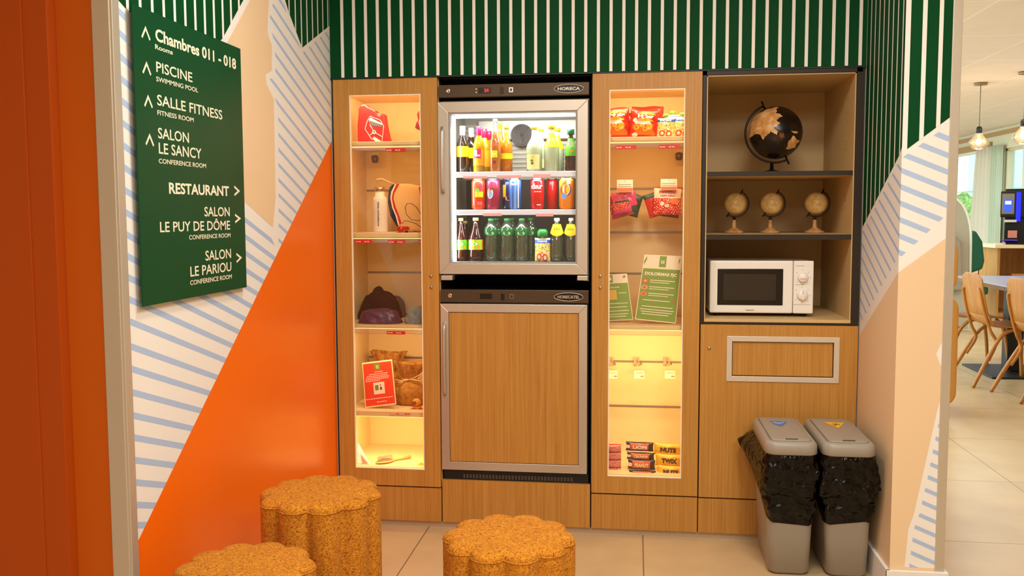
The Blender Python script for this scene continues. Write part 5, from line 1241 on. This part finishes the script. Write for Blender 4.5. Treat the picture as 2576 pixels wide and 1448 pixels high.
for (n, y0, y1, z0, z1, zm) in (('window_1', ya0, ya1, zb_, zt, 1.62), ('window_2', yb0, yb1, zl, 2.2, None)):
    fm = MB(); fw = .035
    fm.box(WX+.03, WX+.08, y0, y0+fw, z0, z1).box(WX+.03, WX+.08, y1-fw, y1, z0, z1).box(WX+.03, WX+.08, y0, y1, z0, z0+fw).box(WX+.03, WX+.08, y0, y1, z1-fw, z1)
    if zm: fm.box(WX+.03, WX+.08, y0, y1, zm, zm+.012)
    wo = struct(n, fm, M('window_frame_tan', (214, 196, 160), .5) if n == 'window_2' else WHITE)
    MB().box(WX+.05, WX+.055, y0+fw, y1-fw, z0+fw, z1-fw).build('glass_pane', GLASS, wo)
# outside
struct('ground', MB().box(5.35, 14, -7, 22, -.3, -.2), M('outside_paving', (170, 180, 160), .8))
HEDGE = noisy('hedge_leaves', [(.3, (40, 92, 34)), (.5, (96, 160, 60)), (.7, (170, 214, 110))], 14, .7, 1, .05, detail=8)
hg = MB(); 
for k in range(90):
    yy = 10+.12*k+random.uniform(-.05, .05); hg.ball((7.4+random.uniform(-.15, .15), yy, random.uniform(.7, 1.45)), random.uniform(.16, .3), 9, 6, disp=lambda d: .25*noise3(d.x*7+yy, d.y*7, d.z*7))
hg.box(7.2, 7.6, 9.8, 21, -.2, 1.2)
tag(hg.build('hedge', HEDGE), 'clipped green hedge outside the window', 'hedge')
bl = thing('pale_building', 'pale turquoise building seen through the left window', 'building', (11, 17, -.2))
MB().box(10.3, 12, 10, 27, -.2, 6).build('wall', M('building_pale', (176, 224, 214), .8), bl)
MB().box(10.27, 10.3, 10, 27, 1.9, 1.96).build('ledge', M('building_ledge', (130, 180, 170), .8), bl)
tr = thing('garden_tree', 'dark leafy tree outside the narrow right window', 'tree', (9.0, 12.6, -.2))
m = MB(); 
for k in range(26): m.ball((9.0+random.uniform(-.5, .5), 12.6+random.uniform(-1.3, 1.3), random.uniform(1.5, 3.4)), random.uniform(.25, .5), 9, 6, disp=lambda d: .3*noise3(d.x*7+k, d.y*7, d.z*7))
m.build('crown', noisy('tree_leaves', [(.3, (24, 52, 30)), (.55, (60, 104, 56)), (.75, (150, 180, 120))], 9, .8, 1, .05, detail=8), tr)
MB().tube([(9.0, 12.6, -.2), (9.05, 12.6, 1.0), (9.0, 12.55, 2.2)], [.09, .07, .04], 10).build('trunk', M('bark', (84, 66, 50), .9), tr)
# curtains
def curtain(label, px0, px1, x, z0, z1, ph, flare=0, col=(232, 226, 208)):
    y1 = atx(px0, 450, x).y; y0 = atx(px1, 450, x).y; n = 70; rings = []; m = MB(); vs = []; fs = []
    for j in range(9):
        z = z0+(z1-z0)*j/8
        for i in range(n+1):
            u = i/n; yy = y0+(y1-y0)*u*(1+flare*(1-j/8)); vs.append((x-.04+.035*math.sin(u*26+ph+.4*math.sin(j*.7)), yy, z))
    for j in range(8):
        for i in range(n): a = j*(n+1)+i; fs.append((a, a+1, a+n+2, a+n+1))
    m.add(vs, fs, 0, True); o = m.build('curtain', M('curtain_%d' % col[0], tuple(int(c*.93) for c in col), .9), fix=False)
    s = o.modifiers.new('thickness', 'SOLIDIFY'); s.thickness = .003
    return tag(o, label, 'curtain', 'pale curtains at the dining room windows')
curtain('pale pleated curtain hanging to the right of the hedge window', 2464, 2500, WX-.04, .6, 2.25, 0, .45)
curtain('greenish sheer curtain beside the narrow window', 2501, 2523, WX-.04, .6, 2.25, 1.3, 0, (206, 220, 196))
# pendant lamps
GLOW = M('lamp_bulb', (255, 214, 160), .5, emit=14)
def pendant(label, px, pyc, x=None, yy=5.5, canopy=None, bulb_r=.085):
    c = at(px, pyc, yy); t = thing('pendant_lamp', label, 'lamp', (c.x, yy, 2.5), 0, 'glass pendant lamps in the dining room')
    MB().lathe([(.055, -.022), (.058, -.018), (.058, -.001)], (c.x, yy, 2.5), 24).build('canopy', M('canopy_metal', (150, 132, 100), .35, .6), t)
    zt = c.z+.10
    MB().tube([(c.x, yy, 2.49), (c.x, yy, zt+.05)], .0035, 6).build('cord', M('cord_grey', (110, 100, 92), .6), t)
    MB().lathe([(.018, 0), (.026, .004), (.026, .045), (.018, .062), (.006, .066)], (c.x, yy, zt-.01), 18).build('socket', BLACK, t)
    s = bulb_r
    MB().lathe([(s*.30, .095), (s*.45, .07), (s*1.02, .012), (s*.98, -.012), (s*.6, -.052), (s*.42, -.056)], (c.x, yy, c.z), 28).build('glass_shade', clear('smoked_glass', (236, 222, 200), .12, (240, 220, 190), .4), t)
    MB().ball((c.x, yy, c.z+.012), .026, 16, 10, sc3=(1, 1, 1.25)).build('bulb', GLOW, t)
    l = bpy.data.lights.new('pendant_glow', 'POINT'); l.energy = 8; l.color = (1, .9, .74); l.shadow_soft_size = .03
    lo = bpy.data.objects.new('pendant_glow', l); lo.location = (c.x, yy, c.z-.06); COL.objects.link(lo)
    return t
cA = atz(2470, 208, 2.5); cB = atz(2584, 180, 2.5)
pendant('glass pendant lamp with full cord visible, left one', 2462, 360, yy=cA.y)
pendant('glass pendant lamp cut by the right edge of the photo', 2574, 345, yy=cB.y)
# counter with shelves
ct = thing('service_counter', 'light wood service counter with open shelves and cream top', 'counter', (4.85, 8.9, 0))
LW = wood('light_oak', (172, 118, 52), (192, 138, 70), (206, 156, 88), (50, 50, 3)); CTP = M('counter_top_cream', (238, 218, 182), .4)
cx0, cx1, cy0, cy1 = 4.42, 5.18, 8.35, 9.0
MB().box(cx0-.05, cx1, cy0-.05, cy1, .86, .905).build('worktop', CTP, ct, bev=.004)
MB().box(cx0, cx0+.03, cy0, cy1-.02, 0, .86).box(cx1-.03, cx1, cy0, cy1-.02, 0, .86).box(cx0, cx1, cy1-.05, cy1-.02, 0, .86).box(cx0+.03, cx1-.03, cy0+.01, cy1-.05, 0, .06).build('side_panel', LW, ct)
MB().box(cx0+.03, cx1-.03, cy0, cy1-.05, .44, .47).build('shelf', LW, ct)
wbx = thing('wooden_box', 'small wooden box with a dark knob on the counter shelf', 'box', (4.72, 8.5, .47))
MB().box(4.62, 4.78, 8.42, 8.56, .4705, .54).build('box_body', LW, wbx, bev=.003); MB().ball((4.69, 8.415, .505), .012, 10, 8).build('knob', BLACK, wbx)
bk = thing('round_basket', 'round pale basket at the right of the wooden box', 'basket', (4.9, 8.52, .4705))
MB().lathe([(.07, 0), (.10, .05), (.105, .12), (.085, .15)], (4.9, 8.52, .471), 24).build('basket_body', noisy('wicker', [(.3, (150, 110, 72)), (.7, (204, 170, 128))], 40, .8, .5, .004), bk)
MB().tube([(4.9+.09*math.cos(a), 8.52, .60+.09*math.sin(a)) for a in [PI*k/10 for k in range(11)]], .008, 6).build('basket_handle', M('wicker_handle', (170, 130, 90), .8), bk)
# coffee machine
cm = thing('coffee_machine', 'black coffee machine with blue lit display panels on the counter', 'coffee machine', (4.85, 8.7, .9055))
q0 = at(2522, 475, 8.5); q1 = at(2572, 597, 8.5); x0, x1 = q0.x+.005, q0.x+.43; z0, z1 = .906, q0.z; cm.location = (x0-.05, 8.42, .9055)
MB().box(x0, x1, 8.5, 8.95, z0+.02, z1).box(x0-.05, x1-.08, 8.42, 8.5, z0+.33, z1-.03).box(x0+.02, x1-.06, 8.38, 8.95, z0, z0+.03).build('housing', M('machine_black', (10, 9, 9), .35, spec=.3), cm, bev=.01)
MB().box(x0-.035, x0+.10, 8.412, 8.421, z0+.37, z1-.06).build('display_frame', M('machine_grey', (120, 112, 104), .35, .4), cm, bev=.003)
MB().box(x0-.01, x0+.075, 8.408, 8.413, z0+.40, z1-.13).build('screen', M('screen_blue', (20, 50, 255), .4, emit=3.2), cm)
MB().box(x0+.0, x0+.065, 8.406, 8.409, z1-.19, z1-.15).build('screen_logo', M('screen_white', (200, 225, 255), .4, emit=2), cm)
MB().box(x0+.12, x0+.17, 8.405, 8.421, z0+.28, z1-.045).build('light_strip', M('strip_blue', (0, 10, 255), .4, emit=5), cm, bev=.006)
MB().box(x0, x0+.13, 8.40, 8.44, z0+.27, z0+.30).build('spout', M('machine_silver', (210, 205, 198), .3, .6), cm, bev=.004)
MB().box(x0-.03, x0+.15, 8.34, 8.48, z0+.045, z0+.06).build('drip_tray', M('tray_violet', (70, 50, 190), .3), cm, bev=.003)
MB().box(x0+.04, x0+.14, 8.395, 8.401, z0+.08, z0+.17).build('notice', M('notice_red', (200, 120, 100), .5), cm)
cm.rotation_euler = (0, 0, math.radians(-20))
# green armchair, bench, grey booth panel
ga = thing('green_armchair', 'dark green upholstered armchair beyond the grey booth', 'armchair', (4.0, 8.2, 0))
GF = M('green_velvet', (14, 84, 62), .8); p = at(2452, 580, 8.0); p2 = at(2478, 665, 8.0)
MB().prism([(p.x-.45, 8.0, .42), (p.x-.45, 8.0, p.z), (p.x+.02, 8.0, p.z), (p.x+.10, 8.0, .95), (p2.x, 8.0, .72), (p2.x-.02, 8.0, .62), (p.x+.0, 8.0, .58)], (0, .12, 0)).build('backrest', GF, ga, bev=.03, seg=3)
MB().box(p.x-.45, at(2500, 690, 8).x, 8.13, 8.7, .30, .52).build('seat', GF, ga, bev=.03, seg=3)
for xx in (p.x-.4, p.x+.25): MB().lathe([(.015, 0), (.02, .30)], (xx, 8.4, 0), 10).build('leg', BLACK, ga)
gb = thing('booth_panel', 'tall grey upholstered booth screen with pale rim behind the pillar', 'booth screen', (3.3, 7, 0))
o = [(3.0, 7.0, 0.02), (3.0, 7.0, 1.47), (3.42, 7.0, 1.46)]
for k in range(1, 10): a = PI/2*k/9; o.append((3.42+.22*math.sin(a), 7.0, 1.0+.46*math.cos(a)))
o.append((3.655, 7.0, 0.02))
MB().prism(o, (0, .05, 0)).build('grey_shell', M('booth_grey', (176, 172, 156), .9), gb)
MB().tube([(x, 6.995, z) for x, y, z in o[1:]], .014, 8).build('rim', M('booth_rim', (230, 234, 224), .5), gb)
MB().prism([(3.2, 6.9, .45), (3.2, 6.9, 1.12), (3.45, 6.9, 1.04), (3.52, 6.9, .98), (3.55, 6.9, .45)], (0, .09, 0)).build('back_cushion', M('booth_cushion', (150, 142, 130), .9), gb, bev=.02)
# tables and chairs
tb = thing('dining_table', 'long pale dining table on black column legs', 'table', (3.15, 4.1, 0))
MB().prism([(2.78, 3.1, .712), (3.55, 3.1, .712), (3.55, 4.95, .712), (2.78, 4.95, .712)], (0, 0, .03), 0).build('table_top', M('table_laminate', (134, 132, 146), .3), tb, bev=.004)
MB().box(2.772, 2.79, 3.1, 4.95, .708, .738).build('table_edge', wood('table_edge_oak', (96, 62, 34), (120, 80, 46), (140, 98, 60)), tb)
for yy in (4.2,):
    MB().box(3.0, 3.12, yy, yy+.12, .02, .71).build('column', BLACK, tb)
    MB().box(2.78, 3.42, yy-.3, yy+.38, .0, .014).build('foot_plate', BLACK, tb, bev=.004)
BENT = wood('bent_beech', (160, 98, 28), (174, 110, 34), (186, 122, 44), (24, 24, 5), .4)
def curve(pts, rs, n=5):
    P = [Vector(p) for p in pts]; P = [P[0]*2-P[1]]+P+[P[-1]*2-P[-2]]; o = []; q = []
    R_ = rs if isinstance(rs, list) else [rs]*len(pts)
    for i in range(1, len(P)-2):
        a, b, c, d = P[i-1:i+3]
        for k in range(n):
            t = k/n; o.append(.5*((2*b)+(c-a)*t+(2*a-5*b+4*c-d)*t*t+(3*b-a-3*c+d)*t**3)); q.append(R_[i-1]+(R_[i]-R_[i-1])*t)
    return o+[P[-2]], q+[R_[-1]]
def make_chair(label):
    t = thing('bentwood_chair', label, 'chair', (0, 0, 0), 0, 'bentwood chairs around the dining table')
    # side profile of the one-piece plywood shell, front is +x
    prof = [(.22, .445), (.12, .452), (.0, .448), (-.10, .452), (-.16, .475), (-.195, .53), (-.215, .62), (-.235, .72), (-.247, .80), (-.249, .82), (-.251, .835), (-.252, .845)]
    def shell(ps, w0, w1, name):
        m = MB(); n = len(ps); vs = []; fs = []
        for k, (x, z) in enumerate(ps):
            ww = (w0+(w1-w0)*k/(n-1))*(1 if z < .8 else (max(.35, 1-((z-.8)/.047)**2))**.5)
            for j in range(9):
                u = j/8*2-1; cv = .012*(1-u*u); vs.append((x-(cv if z > .52 else 0), u*ww*(1-.0), z-(cv if z <= .52 else 0)))
        for k in range(n-1):
            for j in range(8): a = k*9+j; fs.append((a, a+1, a+10, a+9))
        m.add(vs, fs, 0, True); o = m.build(name, BENT, t, world=False, fix=False); s = o.modifiers.new('ply', 'SOLIDIFY'); s.thickness = .012; s.offset = 0
        b = o.modifiers.new('round', 'BEVEL'); b.width = .003; b.segments = 1
        return o
    shell(prof[:6], .21, .17, 'seat'); shell(prof[5:], .17, .165, 'backrest')
    for s in (-1, 1):
        MB().tube(*curve([(.16, s*.15, .43), (.19, s*.17, .40), (.215, s*.19, .33), (.24, s*.205, .18), (.255, s*.215, 0)], [.013, .014, .015, .015, .012]), 12).build('leg', BENT, t, world=False)
        MB().tube(*curve([(.12, s*.16, .43), (-.02, s*.175, .425), (-.10, s*.18, .38), (-.17, s*.19, .27), (-.25, s*.205, .12), (-.31, s*.215, 0)], [.012, .013, .014, .015, .015, .012]), 12).build('leg', BENT, t, world=False)
        MB().tube(*curve([(-.235, s*.10, .72), (-.25, s*.125, .73), (-.245, s*.145, .69), (-.215, s*.15, .56), (-.17, s*.155, .42), (-.13, s*.165, .33), (-.19, s*.185, .20)], .012), 12).build('back_brace', BENT, t, world=False)
    return t
ch = make_chair('bentwood chair nearest the pillar, facing the pale table'); ch.location = (2.79, 3.74, 0); ch.rotation_euler = (0, 0, math.radians(5))
dup(ch, 'bentwood chair cut by the right edge of the photo', (2.90, 3.16, 0), math.radians(5))
dup(ch, 'bentwood chair further back, mostly hidden behind the nearest one', (2.76, 4.42, 0), math.radians(2))
dup(ch, 'bentwood chair on the far side of the pale table', (3.75, 4.55, 0), math.radians(176))
# tan upholstered chair hidden behind the pillar edge
tc_ = thing('upholstered_chair', 'tan leather high-backed chair mostly hidden behind the right wall end', 'chair', (1.95, 2.4, 0))
TAN = M('tan_leather', (206, 142, 62), .5)
qa = at(2413, 640, 2.4); qb = at(2407, 900, 2.4)
def blob(x1, z0, z1, y0, y1, name, r):
    pts = rrect((x1-.42+x1)/2, (z0+z1)/2, .21, (z1-z0)/2, r, 8); MB().prism([(a, y0, b) for a, b in pts], (0, y1-y0, 0)).build(name, TAN, tc_, bev=.015, seg=3)
blob(qa.x, at(2410, 738, 2.4).z, at(2400, 598, 2.4).z, 2.4, 2.47, 'backrest', .10)
blob(qb.x, at(2400, 1022, 2.4).z, at(2410, 742, 2.4).z, 2.38, 2.85, 'seat', .09)
for xx in (qb.x-.36, qb.x-.08):
    for yy in (2.45, 2.8): MB().lathe([(.012, 0), (.018, at(2400, 1022, 2.4).z+.01)], (xx, yy, 0), 10).build('leg', BLACK, tc_)
